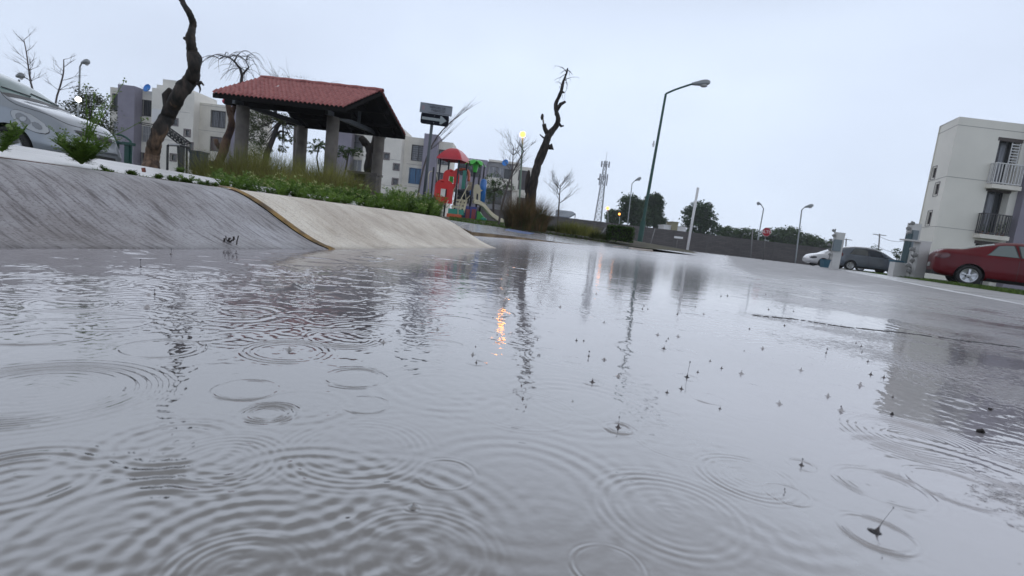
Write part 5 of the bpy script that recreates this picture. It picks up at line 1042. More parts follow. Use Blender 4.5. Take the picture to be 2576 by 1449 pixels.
sc_ = car('parked_car', 'silver rounded hatchback at left edge with big oval headlight', HAT, silver, (0, 0, .17), hd, 2.45, .295, g_sv, (-1.22, 1.22), [(-1.35, -.28, -.34, -1.0), (-.20, .72, .40, -.26)], ((1.02, 6.25), (1.02, 9.75), (.36, 9.75), (.36, 6.25)), ((-1.80, 6.4), (-1.80, 9.6), (-1.45, 9.6), (-1.45, 6.4)), (-.24, .80),
    dict(seams=[((.98, 6.3), (1.30, 5.35), (1.52, 5.55)), ((1.52, 5.6), (1.75, 6.3), (1.80, 8.), (1.75, 9.7), (1.52, 10.4)), ((1.60, 3.6), (1.56, 4.1)), ((.98, 9.7), (1.30, 10.65), (1.52, 10.45))], lamps=[('headlight', m_lens, 1.49, .70, .225, .108, -.42)], mirror=.74, handles=(-.45, .52), wipers=True, patches=[('grille', m_trim, ((1.84, 6.55), (1.84, 9.45), (1.895, 9.2), (1.895, 6.8)), .006)]))
MB().bb(1.80, 1.912, -.42, .42, .235, .37).build('lower_grille', m_trim, sc_, world=False)
MB().ball((1.885, 0, .665), (.02, .055, .035), 14, 8).build('round_badge', m_steel, sc_, True, world=False)
Rz = Matrix.Rotation(hd, 3, 'Z'); off = Rz@Vector((1.22, -.80, 0)); sc_.location = (cw.x-off.x, YCAR-off.y, .17)
# ================================================ LAMP POSTS
m_lamphead = mat('grey_lamp_housing', (.28, .30, .31), .4, metal=.3); m_lensg = mat('lamp_glass', (.45, .45, .45), .2)
def lit(name, col, st): return mat(name, col, .5, emit=col, es=st)
def lamp(label, base, top, Y, arm, head, rb=.055, rt=.04, m=None, bulb=None, sleeve=0, hl=(.30, .12, .07), group=None, name='street_lamp', z0=None):
    b = at(*base, Y); t_ = at(*top, Y); 
    if z0 is not None: k = (z0-b.z)/(t_.z-b.z); b = b+(t_-b)*k
    T = thing(name, label, 'street lamp', b, group=group); m = m or m_greylamp
    n = 8; MB().tube([b.lerp(t_, i/n) for i in range(n+1)], [rb+(rt-rb)*i/n for i in range(n+1)], 12).build('pole', m, T, True)
    if sleeve: MB().tube([b, b.lerp(t_, sleeve)], [rb*1.45, rb*1.4], 12).rev(b, (0, 0, 1), [(0, rb*2.4), (.03, rb*2.4), (.031, 0)], 16).build('base_sleeve', m, T)
    if arm:
        P_ = [t_]+[at(x, y, Y-.1) for x, y in arm]; P_, R_ = smoothpoly(P_, [rt*.85]*len(P_), 3); MB().tube(P_, R_, 8).build('arm', m, T, True)
    if head:
        a, b2 = at(*head[0], Y-.12), at(*head[1], Y-.12); d_ = (b2-a); L_ = d_.length; d_.normalize(); w_ = hl[1]
        h = MB().rev(a-d_*.02, d_, [(0, .0), (0, w_*.35), (L_*.3, w_*.6), (L_*.6, w_*.85), (L_*.85, w_*.8), (L_, w_*.45), (L_+.01, 0)], 14).build('lamp_head', m_lamphead, T, True)
        MB().ball(a+d_*L_*.65+Vector((0, 0, -w_*.75)), (L_*.22, L_*.16, w_*.45), 12, 7).build('lens', m_lensg, h, True)
    if bulb:
        (x, y), rpx, mb_ = bulb; c = at(x, y, Y); MB().ball(c, rpx*Y/FP, 16, 10).build('lit_bulb', mb_, T, True)
    return T
lampm = lit('lit_yellow_lamp', (1., .30, .012), 18.); lampo = lit('lit_orange_lamp', (1., .32, .06), 4.); lampw = lit('lit_white_lamp', (1., 1., 1.), 6.)
T = lamp('tall green lamp post leaning right with grey head, nearest street lamp', (1607, 620), (1675, 236), 20, [(1700, 225), (1742, 211)], [(1742, 211), (1787, 207)], .075, .045, m_green, sleeve=.17, hl=(.3, .14, .07))
c = at(1644, 362, 19.9); MB().box(c, (.05, .05, .22)).box(c+Vector((0, 0, -.02)), (.09, .04, .05)).build('small_bracket', m_white, T)
lamp('lit yellow globe lamp on slim pole behind the playground bush', (1306, 520), (1315, 347), 22, None, None, .05, .035, mat('pale_green_pole', (.16, .24, .18), .5), bulb=((1315, 338), 6.5, lampm), z0=.15, name='garden_lamp')
lamp('far left street lamp with curved arm rising beside the thin bare trees', (196, 330), (201, 168), 33, [(206, 158)], [(206, 158), (225, 154)], .06, .05, hl=(.3, .2, .07), z0=.1)
T = lamp('street lamp of which only the grey head shows above silver car roof', (38, 420), (48, 200), 30, None, [(42, 192), (60, 189)], .06, .05, hl=(.3, .2, .07), z0=.1)
lamp('glaring white lit floodlight seen through the feathery green tree', (196, 340), (197, 256), 27, None, None, .05, .04, bulb=((197, 250), 6, lampw), z0=.1, name='flood_lamp')
lamp('slim grey street lamp just right of the lattice mast', (1510, 575), (1520, 468), 66, [(1515, 458), (1510, 452)], [(1510, 452), (1503, 449)], .07, .06, z0=0)
lamp('lit amber round lamp low on thin pole right of the lattice mast', (1530, 575), (1529, 531), 74, None, None, .06, .05, bulb=((1528.5, 524), 3.6, lit('lit_amber_lamp', (1., .30, .03), 5.)), z0=0, name='garden_lamp')
lamp('tiny lit orange lamp in front of the first dense tree', (1557, 575), (1559, 545), 74, None, None, .06, .05, bulb=((1558, 538.5), 2.6, lampo), z0=0, name='garden_lamp')
lamp('grey street lamp rising from the first dense tree beyond the wall', (1577, 580), (1590, 462), 64, [(1598, 454)], [(1598, 454), (1613, 447)], .07, .06, z0=0, hl=(.3, .22, .07))
lamp('street lamp whose arm points left, above the red stop sign', (1900, 640), (1921, 525), 66, [(1914, 514)], [(1914, 514), (1904, 510)], .08, .07, z0=0, hl=(.3, .22, .07))
lamp('rightmost far street lamp, arm pointing right, left of the white sedan', (2003, 640), (2017, 528), 60, [(2025, 521)], [(2025, 521), (2046, 516)], .08, .07, z0=0, hl=(.3, .24, .07))
# ================================================ SIGNS
def post(name, label, cat, base, top, Y, r_, m, z0=None, pname='pole'):
    b, t_ = at(*base, Y), at(*top, Y)
    if z0 is not None: b = b+(t_-b)*((z0-b.z)/(t_.z-b.z))
    T = thing(name, label, cat, b); MB().tube([b, t_], [r_, r_], 12).build(pname, m, T, True); return T, b, t_
YS = 12.; T, b, t_ = post('street_sign', 'street name plate above a black one way arrow sign on grey pole', 'street sign', (1066, 500), (1092, 262), YS, .036, mat('blue_grey_pole', (.07, .085, .095), .5), .15)
def plate(g, cpx, wpx, hpx, ang, Y, th=.006, rad=0, n=5):
    c = at(*cpx, Y); k = Y/FP; a = math.radians(ang); x = Vector((math.cos(a), .0, math.sin(a))); u = Vector((-math.sin(a), 0, math.cos(a))); w_, h_ = wpx*k/2, hpx*k/2; r_ = rad*k; pts = []
    for sx, sy, a0 in ((1, 1, 0), (-1, 1, 90), (-1, -1, 180), (1, -1, 270)):
        if r_ == 0: pts.append(c+x*w_*sx+u*h_*sy)
        else:
            for i in range(n): aa_ = math.radians(a0+90*i/(n-1)); pts.append(c+x*(sx*(w_-r_)+r_*math.cos(aa_))+u*(sy*(h_-r_)+r_*math.sin(aa_)))
    g.prism(pts, (0, th, 0)); return c, x, u
m_grp = mat('grey_sign_plate', (.26, .28, .31), .7, spec=.2); m_blk = mat('black_sign_face', (.006, .008, .014), .75, spec=.15); m_arw = mat('grey_white_arrow', (.30, .34, .35), .5); m_txt = mat('sign_lettering', (.012, .015, .03), .8, spec=.1)
g = MB(); c, x, u = plate(g, (1097, 275), 79, 24, -1.6, YS-.06); g.build('name_plate', m_grp, T); n_ = Vector((0, -1, 0)); NP = [o for o in T.children if o.name.startswith('name_plate')][0]
k = YS/FP
text('HÉROES DE', 7.6*k, m_txt, NP, c+x*4*k+u*3.4*k+n_*.004, x, u, 'lettering'); text('TABASCO', 7.6*k, m_txt, NP, c+x*5*k-u*3.6*k+n_*.004, x, u, 'lettering')
g = MB(); g.bar(c+x*-22*k+u*9.6*k+n_*.003, c+x*36*k+u*9.6*k+n_*.003, .012, .004); g.bar(c+x*-18*k-u*9.2*k+n_*.003, c+x*34*k-u*9.2*k+n_*.003, .010, .004); g.build('small_print_line', m_txt, NP)
g = MB(); g.bb(c.x-34*k, c.x-28*k, YS-.0655, YS-.0605, c.z-4*k, c.z+6*k); g.build('faded_emblem', mat('faded_pink_emblem', (.33, .25, .28), .6), NP)
g = MB(); c, x, u = plate(g, (1093.5, 300.5), 69, 27, -1.2, YS-.055, rad=5.5); AP = g.build('arrow_plate', m_blk, T)
g = MB(); q = lambda a, b_: c+x*a*k+u*b_*k+n_*.007; g.prism([q(-31, -3.2), q(13, -3.2), q(13, -9.5), q(17, -9.5), q(29, 0), q(17, 9.5), q(13, 9.5), q(13, 3.2), q(-31, 3.2)], (0, .004, 0)); g.build('arrow', m_arw, AP)
g = MB(); 
for dz in (-8, 8): g.ball(q(-1.5, dz), .008, 8, 5)
g.build('bolt', m_steel, AP)
# stop sign
YP = 37.; T, b, t_ = post('stop_sign', 'red octagonal stop sign on thin grey pole before the block wall', 'stop sign', (1919, 658), (1928, 574), YP, .03, mat('thin_grey_pole', (.13, .13, .125), .6), 0)
c = at(1928.5, 583.5, YP-.04); r_ = 11.6*YP/FP; oc = lambda rr_, dy: [c+Vector((rr_*math.cos(math.radians(22.5+45*i)), dy, rr_*math.sin(math.radians(22.5+45*i)))) for i in range(8)]
f_ = MB().prism(oc(r_, .008), (0, .01, 0)).build('sign_border', m_white, T); MB().prism(oc(r_*.93, 0), (0, .007, 0)).build('red_face', mat('stop_red', (.42, .01, .025), .5), f_)
text('ALTO', r_*.92, m_white, f_, c+Vector((0, -.004, 0)), (1, 0, 0), (0, 0, 1), bold=.004)
# small white direction sign, thin posts, leaning white pole
T, b, t_ = post('road_sign', 'tiny white board on thin post in front of the wall right of the white pole', 'sign', (1698, 645), (1704, 603), 48, .03, MATS['thin_grey_pole'], 0)
c = at(1707, 597.5, 47.9); MB().bb(c.x-.42, c.x+.42, 47.88, 47.9, c.z-.1, c.z+.1).build('sign_board', m_white, T)
post('post', 'leaning white painted pole standing alone at the far road edge', 'pole', (1727, 640), (1756, 472), 30, .075, m_white, 0)
for (b_, t__, Y, r_, lb) in (((1506, 600), (1524, 572), 55, .05, 'thin grey post in front of wall left of the green lamp post'), ((1632, 630), (1648, 574), 55, .05, 'thin grey post in front of the wall, right of the green lamp post'), ((1888, 650), (1894, 575), 58, .06, 'thin pale post in front of the wall, left of the stop sign')):
    post('post', lb, 'pole', b_, t__, Y, r_, mat('pale_post', (.20, .20, .20), .6), 0)
def upole(lb, base, top, Y, bars):
    T, b, t_ = post('utility_pole', lb, 'utility pole', base, top, Y, .09, mat('utility_pole_grey', (.22, .21, .20), .7), 0); g = MB()
    for f_, w_ in bars: p = b.lerp(t_, f_); g.bar(p-Vector((w_, 0, 0)), p+Vector((w_, 0, 0)), .1)
    g.build('crossarm', MATS['utility_pole_grey'], T); return T, b, t_
T1, b, ta = upole('utility pole with crossarm between the two young leafy trees', (2208, 660), (2213, 588), 75, [(.97, 1.), (.6, .6)])
T2, b, tb_ = upole('utility pole right of the slim meter pillar, above white sedan', (2125, 660), (2129, 600), 80, [(.97, .9)])
g = MB()
for dz in (0, -1.4): p0, p1 = ta+Vector((-.6, 0, dz-.1)), at(2290, 606, 60)+Vector((0, 0, dz)); g.tube([p0.lerp(p1, t_)-Vector((0, 0, .5*math.sin(math.pi*t_))) for t_ in np.linspace(0, 1, 8)], .025, 4)
o = g.build('overhead_cable', m_dark); tag(o, 'thin overhead cables running from utility pole to behind the tall meter pillar', 'cable')
# lattice telecom mast
YM = 150.; c = at(1502, 552, YM); zt_ = at(1513, 404, YM).z; T = thing('lattice_mast', 'pale lattice telecom mast with antennas fading in the rain', 'mast', (c.x, YM, 0)); m_mast = mat('pale_mast_steel', (.30, .31, .34), .6); 
tx = at(1514, 404, YM).x; g = MB(); hs = 14
def leg_(i, t_): s0 = 2.3*(1-t_)+.8*t_; return Vector((c.x+(tx-c.x)*0+.25+((-1, 1, 1, -1)[i])*s0/2, YM+((-1, -1, 1, 1)[i])*s0/2, zt_*t_))
for i in range(4): g.tube([leg_(i, 0), leg_(i, 1)], .09, 5)
for j in range(hs):
    for i in range(4): a, b_ = leg_(i, j/hs), leg_((i+1) % 4, (j+1)/hs); g.tube([a, b_], .045, 4); g.tube([leg_((i+1) % 4, j/hs), leg_(i, (j+1)/hs)], .045, 4); g.tube([leg_(i, (j+1)/hs), leg_((i+1) % 4, (j+1)/hs)], .045, 4)
g.build('lattice', m_mast, T); g = MB(); tp_ = leg_(0, 1).lerp(leg_(2, 1), .5); g.tube([tp_, tp_+Vector((0, 0, 2.6))], .05, 4); g.build('spike', m_mast, T)
for z_, n__ in ((.96, 6), (.80, 6), (.73, 3)):
    for i in range(n__): a = 2*math.pi*i/n__+.3; p = leg_(0, z_).lerp(leg_(2, z_), .5)+Vector((math.cos(a)*1.25, math.sin(a)*1.25, 0)); MB().box(p, (.30, .18, 1.6), a).bar(p, leg_(0, z_).lerp(leg_(2, z_), .5), .06).build('antenna', m_mast, T)
# distant little house, tank, roof sheet
YN = 75.
def house(name, lb, cat, x0, y0, x1, y1, Y, m, roof=None):
    a, b_, z0, z1 = pxr(x0, y0, x1, y1, Y); T = thing(name, lb, cat, ((a+b_)/2, Y, 0)); MB().bb(a, b_, Y, Y+3, 0, z1).build('wall', m, T); MB().bb(a-.1, b_+.1, Y-.1, Y+3.1, z1, z1+.12).build('roof_edge', roof or m, T); return T
house('small_building', 'low white flat roofed house beyond the wall between the dense trees', 'building', 1670, 570, 1725, 580, YN, m_white)
T = house('water_tank_tower', 'yellowish boxy tank rising above the low white house beyond the wall', 'water tank', 1691, 560, 1705, 578, YN-.5, mat('yellow_ochre_wall', (.26, .24, .15), .8)); 
a = at(1437, 545, 90); T = thing('canopy_roof', 'grey sloping sheet roof beyond the wall left of the lattice mast', 'roof', (a.x, 90, 0)); P4 = [at(1400, 527, 92), at(1440, 532, 90), at(1448, 537, 88), at(1430, 546, 86), at(1398, 543, 88)]
MB().prism(P4, (0, .1, -.25)).build('roof_sheet', mat('blue_grey_sheet', (.17, .20, .24), .5), T)
g = MB(); 
for p in (P4[0], P4[2], P4[3]): g.tube([p+Vector((0, .2, -.1)), Vector((p.x, p.y+.2, 0))], .08, 6)
g.build('support', m_steel, T)
# ================================================ METER PILLARS, BINS
m_pil = mat('off_white_pillar', (.55, .545, .53), .7, col2=(.62, .615, .60), vs=2); m_box = mat('grey_meter_box', (.17, .21, .23), .4); m_bin = mat('teal_plastic_bin', (.015, .085, .13), .45)
def vbox(x0, x1, yt_, yb_, Y):   # upright block from the pixel span of its foot
    a, b_ = at(x0, yb_, Y), at(x1, yb_, Y); t_ = at((x0+x1)/2+(yb_-yt_)*.17, yt_, Y); return a.x, b_.x, t_.z
def pillar(lb, x0, x1, yt_, yb_, Y, th=.25):
    a, b_, zt_ = vbox(x0, x1, yt_, yb_, Y); T = thing('meter_pillar', lb, 'pillar', ((a+b_)/2, Y, .03)); MB().bb(a, b_, Y, Y+th, 0, zt_).build('pillar_body', m_pil, T); return T, a, b_, zt_
T, a, b_, zt_ = pillar('slim pale meter pillar between the white sedan and the grey hatchback', 2087, 2108, 585, 686, 26)
MB().bb(a-.12, a+.28, 25.9, 25.998, .95, 1.55).build('meter_box', m_box, T)
def meters(T, x, Y, z0, z1, n):
    g = MB()
    for i in range(n): z = z0+(z1-z0)*i/max(1, n-1); g.rev((x+random.uniform(-.1, .1), Y, z), (-.5, -1, 0), [(0, 0), (0, .07), (.12, .07), (.13, 0)], 10); g.tube([(x, Y+.05, z), (x+.15, Y+.1, z-.1)], .02, 5)
    g.tube([(x+.14, Y+.08, z0-.2), (x+.14, Y+.08, z1+.1)], .025, 6); g.build('gas_meter', mat('dull_meter_metal', (.22, .22, .21), .5, metal=.3), T)
meters(T, a-.12, 26.15, .5, 2.0, 7)
T, a, b_, zt_ = pillar('tall pale meter pillar right of the grey hatchback with a long grey box', 2268, 2292, 562, 698, 19)
MB().bb(a+.02, a+.22, 18.9, 18.998, 1.15, 1.85).build('meter_box', m_box, T); MB().bb(a-.10, a-.03, 18.85, 19.1, .15, 1.7).build('conduit_box', mat('teal_conduit', (.03, .07, .08), .5), T); meters(T, a-.05, 19.1, 1.5, 2.1, 4)
T, a, b_, zt_ = pillar('short pale pillar nearest the red sedan, with stacked gas meters at side', 2296, 2323, 610, 706, 17.2, .3); meters(T, a-.12, 17.3, .3, 1.05, 5)
MB().bb(a-.5, a-.02, 17.5, 17.75, 0, .55).build('low_plinth', m_pil, T); MB().bb(a-.5, b_+.02, 17.2, 17.52, zt_, zt_+.05).build('cap', m_pil, T)
def bin_(lb, x0, x1, yt_, yb_, Y):
    a, b_, zt_ = vbox(x0, x1, yt_, yb_, Y); c = (a+b_)/2; w_ = (b_-a)/2; T = thing('waste_bin', lb, 'bin', (c, Y, .04)); z0 = .04
    g = MB(); g.v = [(c+sx*w_*.8*k_, Y+sy*w_*.8*k_, z) for z, k_ in ((z0, 1), (zt_, 1.25)) for sx, sy in ((-1, -1), (1, -1), (1, 1), (-1, 1))]; g.f = [(0, 1, 5, 4), (1, 2, 6, 5), (2, 3, 7, 6), (3, 0, 4, 7), (3, 2, 1, 0), (4, 5, 6, 7)]; g.build('bin_body', m_bin, T); MB().bb(c-w_*1.05, c+w_*1.05, Y-w_*1.05, Y+w_*1.05, zt_+.002, zt_+.05).build('rim', m_bin, T)
bin_('teal bin standing at the foot of the slim meter pillar', 2063, 2080, 655, 680, 25); bin_('teal bin standing between the grey hatchback and the tall meter pillar', 2236, 2257, 658, 699, 18.6)
# small mailbox-like low pillars right of the tall one are part of the setting
# ================================================ GYM CORNER, HOOP, BENCH
YB_ = 12.; m_gb = mat('dark_blue_grey_box', (.035, .045, .06), .5)
c = at(487, 440, 9.5); T = thing('waste_bin', 'dark blue grey rectangular bin on short legs left of the dry grass', 'bin', (c.x, 9.5, .2)); k = 9.5/FP; zt_ = at(492, 382, 9.5).z; zb_ = at(489, 428, 9.5).z; xa, xb = at(475, 430, 9.5).x, at(502, 430, 9.5).x
MB().bb(xa, xb, 9.5, 9.75, zb_, zt_).build('bin_body', m_gb, T); 
for xx in (xa+.005, xb-.035): MB().bb(xx, xx+.03, 9.6, 9.63, .1, zb_).build('leg', m_dark, T)
MB().bb(xa-.015, xb+.015, 9.48, 9.77, zt_, zt_+.025).build('rim', m_gb, T)
YX = 10.; T = thing('exercise_frame', 'black tubular outdoor exercise frame left of the dark blue grey bin', 'gym equipment', (at(445, 430, YX).x, YX, .2)); g = MB(); A_ = lambda x, y, d=0: at(x, y, YX+d)
bt = lambda p: Vector((p.x, p.y, .15))
for (xt, yt_, xb_, d) in ((422, 365, 421, 0), (470, 369, 470, .4)): p = A_(xt, yt_, d); q_ = A_(xb_, 436, d); g.tube([Vector((q_.x, q_.y, .15)), p], .022, 8)
g.tube([A_(422, 365), A_(452, 366, .1), A_(477, 372, .3)], .022, 8); g.tube([A_(477, 372, .3), A_(478, 384, .3)], .022, 8); g.tube([A_(450, 366, .1), bt(A_(456, 436, .1))], .035, 8); g.tube([A_(462, 368, .2), bt(A_(457, 436, .1))], .02, 8)
g.build('frame', m_dark, T); g = MB(); g.tube([A_(424, 364.5, -.03), A_(452, 365, .07)], .03, 6); g.build('wet_top_bar', m_steel, T)
# hoop: board, truss arm, post
YO = 11.; T = thing('basketball_hoop', 'white backboard on black lattice arm partly hidden behind the big leaning trunk', 'basketball hoop', (at(462, 430, YO).x, YO, .2)); q_ = lambda x, y, d=0: at(x, y, YO+d); g = MB()
top = [q_(405, 312), q_(468, 357)]; bot = [q_(402, 324), q_(452, 364)]
for s_ in (0, .16):
    g.tube([top[0]+Vector((0, s_, 0)), top[1]+Vector((0, s_, 0))], .017, 6); g.tube([bot[0]+Vector((0, s_, 0)), bot[1]+Vector((0, s_, 0))], .017, 6)
    for i in range(7): a, b_ = top[0].lerp(top[1], i/7)+Vector((0, s_, 0)), bot[0].lerp(bot[1], (i+.5)/7)+Vector((0, s_, 0)); c = top[0].lerp(top[1], (i+1)/7)+Vector((0, s_, 0)); g.tube([a, b_], .011, 5); g.tube([b_, c], .011, 5)
g.build('lattice_arm', m_dark, T); MB().tube([q_(461, 361, .08), Vector((q_(459, 436, .08).x, YO+.08, .1))], .04, 8).build('post', m_dark, T)
a, b_, z0, z1 = pxr(384, 276, 418, 308, YO); MB().bb(a, b_, YO-.02, YO+.02, z0, z1).build('backboard', m_white, T); g = MB(); rg = q_(377, 314); g.tube([rg+Vector((.2*math.cos(t_), .2*math.sin(t_), 0)) for t_ in np.linspace(0, 6.28, 15)], .01, 5); g.build('hoop_ring', m_dark, T)
# green bent pipes
for lb, pts, sl_ in (('green bent gym pipe nearer the silver car', [(262, 334), (276, 337), (287, 346), (290, 356), (290, 402)], (285, 294)), ('green bent gym pipe between another bent pipe and the big tree', [(294, 338), (308, 341), (322, 350), (330, 362), (329, 408)], (319, 326))):
    Y = 11; T = thing('bent_pipe', lb, 'gym equipment', (at(*pts[-1], Y).x, Y, .2)); P_ = [at(x, y, Y) for x, y in pts]; P_.append(Vector((P_[-1].x, Y, .1))); P_, R_ = smoothpoly(P_, [.022]*len(P_), 3); MB().tube(P_, R_, 8).build('pipe', m_green, T, True)
    xx = at((sl_[0]+sl_[1])/2, 380, Y).x; MB().bb(xx-.05, xx+.05, Y-.05, Y+.05, .1, at(290, 362, Y).z).build('sleeve', m_green, T); MB().bb(xx-.08, xx+.1, Y-.08, Y+.08, at(290, 362, Y).z+.002, at(290, 358, Y).z+.03).build('cap', m_green, T)
c = at(905, 450, 15.8); T = thing('concrete_grill', 'low grey concrete barbecue block beside the dark forked stump', 'barbecue', (c.x, 15.8, .2)); a, b_, z0, z1 = pxr(875, 438, 945, 470, 15.8)
m_gr = mat('sooty_concrete', (.10, .09, .085), .85, var=.3, vs=5); MB().bb(a, a+.10, 15.8, 16.4, .1, z1).bb(b_-.35, b_, 15.8, 16.4, .1, z1-.001).bb(a+.1, b_-.35, 16.3, 16.4, .1, z1-.002).build('block_body', m_gr, T); MB().bb(a-.03, b_+.03, 15.77, 16.43, z1, z1+.07).build('top_slab', m_gr, T); MB().bb(a+.1, b_-.35, 15.82, 16.28, z1-.2, z1-.16).build('grate', m_dark, T)
# ================================================ PLAYGROUND
YP_ = 25.; Q = lambda cx, cy, d=0.: at(1006.3+.2464*cx, 227.2+.2464*cy, YP_+d); ck = .2464*YP_/FP
pm = {k: mat('play_'+k, c, .35, coat=.3, var=.06) for k, c in (('red', (.50, .012, .03)), ('red_panel', (.62, .015, .012)), ('green', (.05, .45, .05)), ('teal', (.03, .30, .22)), ('orange', (.62, .12, .05)), ('cream', (.58, .54, .38)), ('blue', (.02, .16, .50)), ('navy', (.02, .035, .22)), ('dark_red', (.22, .02, .03)), ('tan', (.32, .25, .16)))}; m_pp = mat('black_play_post', (.008, .010, .018), .4)
PS = thing('playground_set', 'colourful playground climbing tower with red hip roof, green palm top and cream slide', 'playground', (Q(650, 1310).x, YP_, .3))
gp = .28
def vpost(cx, cyt, d, cyb=1310, r_=.045): t_ = Q(cx, cyt, d); MB().tube([(t_.x, t_.y, gp-.1), (t_.x, t_.y, t_.z)], r_, 10).build('post', m_pp, PS, True); return t_
tc_ = Q(552, 720); cs = [(-.62, -.32), (.33, -.60), (.62, .32), (-.33, .60)]
for dx, dy in cs: MB().tube([(tc_.x+dx, YP_+dy, gp-.1), (tc_.x+dx, YP_+dy, tc_.z+.05)], .045, 10).build('post', m_pp, PS, True)
ez = Q(560, 712).z; az = Q(570, 592).z; g = MB(); rows = []
for i in range(9):
    t_ = i/8; s_ = 1.28*(t_**.75)+.02; row = []
    for j in range(33):
        a_ = j/32*4; q0 = int(a_) % 4; f_ = a_-int(a_); p = Vector((*cs[q0], 0)).lerp(Vector((*cs[(q0+1) % 4], 0)), f_); row.append((tc_.x+p.x*s_, YP_+p.y*s_, az+(ez-az)*t_**1.5))
    rows.append(row)
rows.append([(p[0], p[1], p[2]-.06) for p in rows[-1]]); g.grid(rows); g.build('roof', pm['red'], PS, True)
def arch_panel(name, m, cx0, cy0, cx1, cy1, d, hole, th=.05, rnd=.35):
    a, b_ = Q((cx0+cx1)/2, cy1, d), Q((cx0+cx1)/2, cy0, d); w_ = (cx1-cx0)*ck; x0_, x1_ = a.x-w_/2, a.x+w_/2; z0, z1 = a.z, b_.z; hx0, hx1, hz0, hz1 = hole; H = z1-z0
    o = [];  r_ = w_*rnd
    for i in range(9): t_ = math.pi*.5*i/8; o.append((x1_-r_+r_*math.cos(t_), z1-r_+r_*math.sin(t_)))
    for i in range(9): t_ = math.pi*.5*(1+i/8); o.append((x0_+r_+r_*math.cos(t_), z1-r_+r_*math.sin(t_)))
    o = [(x1_, z0)]+o+[(x0_, z0)]; n_ = len(o); cxh, czh = x0_+w_*(hx0+hx1)/2, z0+H*(hz0+hz1)/2; g = MB(); inn = []
    for (x, z) in o:
        dx, dz = x-cxh, z-czh; k_ = min(w_*(hx1-hx0)/2/max(abs(dx), 1e-5), H*(hz1-hz0)/2/max(abs(dz), 1e-5)); inn.append((cxh+dx*k_, czh+dz*k_))
    for i in range(n_):
        j = (i+1) % n_; y = a.y
        A_, B_, C_, D_ = (o[i][0], y, o[i][1]), (o[j][0], y, o[j][1]), (inn[j][0], y, inn[j][1]), (inn[i][0], y, inn[i][1]); sh = lambda p: (p[0], p[1]+th, p[2])
        g.quad(A_, B_, C_, D_); g.quad(sh(A_), sh(D_), sh(C_), sh(B_)); g.quad(A_, sh(A_), sh(B_), B_); g.quad(D_, C_, sh(C_), sh(D_))
    return g.build(name, m, PS)
arch_panel('upper_panel', pm['red_panel'], 430, 812, 590, 1010, -.45, (.36, .66, .18, .68)); arch_panel('lower_panel', pm['red_panel'], 345, 915, 525, 1150, -.95, (.33, .66, .22, .62))
MB().ball(Q(520, 818, -.45), (.10, .04, .06)).build('panel_knob', pm['red_panel'], PS, True); MB().ball(Q(432, 922, -.95), (.10, .04, .06)).build('panel_knob', pm['red_panel'], PS, True)
def pb(name, m, cx0, cy0, cx1, cy1, d, th, bev=0): a, b_ = Q((cx0+cx1)/2, cy1, d), Q((cx0+cx1)/2, cy0, d); w_ = (cx1-cx0)*ck/2; return MB().bb(a.x-w_, a.x+w_, a.y, a.y+th, a.z, b_.z).build(name, m, PS)
pb('lower_tread', pm['red_panel'], 330, 1135, 440, 1160, -1.1, .5); vpost(345, 785, -.6); vpost(812, 860, .5); vpost(862, 780, .3)
g = MB(); g.tube([Q(288, 1090, -.7), Q(292, 860, -.7), Q(305, 830, -.7), Q(335, 825, -.5)], .022, 7); g.tube([Q(375, 850, -.3), Q(385, 960, -.3)], .022, 7); g.build('handrail', pm['cream'], PS, True)
g = MB(); P_ = [Q(395, 1000, -.2), Q(405, 1010, .6), Q(405, 1010, .6)]; 
pb('platform', m_pp, 500, 1010, 690, 1030, -.5, 1.1); pb('tower_base', m_pp, 580, 1030, 700, 1150, -.2, .5); pb('white_post', m_white, 555, 950, 578, 1090, -.55, .08)
pb('teal_panel', pm['teal'], 625, 815, 660, 1005, .1, .06); pb('green_panel', pm['green'], 500, 850, 540, 945, .5, .05); pb('tan_block', pm['tan'], 680, 932, 722, 1060, .2, .25)
g = MB(); P_ = [Q(700-8*0, 930, .45), Q(702, 850, .45), Q(680, 815, .45), Q(630, 808, .45), Q(580, 815, .45), Q(560, 850, .45)]; P_, R_ = smoothpoly(P_, [.075]*6, 4); g.tube(P_, R_, 10); g.build('orange_arch', pm['orange'], PS, True)
# palm top
pt = Q(775, 845); MB().tube([(pt.x-.10, YP_-.55, gp-.1), (pt.x, YP_-.55, pt.z)], .055, 10).build('post', m_pp, PS, True)
pc = Vector((pt.x, YP_-.55, pt.z)); hz_ = Q(780, 760).z; MB().rev(pc-Vector((0, 0, .03)), (0, 0, 1), [(0, .08), (.02, .095), (hz_-pt.z, .17), (hz_-pt.z+.06, .14), (hz_-pt.z+.1, 0)], 10).build('palm_stem', pm['green'], PS)
for k_ in range(6):
    a_ = math.pi*2*k_/6+.2; dv = Vector((math.cos(a_), math.sin(a_), 0)); sd = Vector((-dv.y, dv.x, 0)); rows = []
    for i in range(8): t_ = i/7; p = Vector((pc.x, pc.y, hz_))+dv*.52*t_+Vector((0, 0, .16*math.sin(math.pi*min(1, t_*1.1))*1-.10*t_*t_)); w_ = .20*math.sin(math.pi*(t_*.85+.12)); rows.append([p-sd*w_-Vector((0, 0, .03)), p+Vector((0, 0, .015)), p+sd*w_-Vector((0, 0, .03))])
    MB().grid(rows).build('palm_leaf', pm['green'], PS, True)
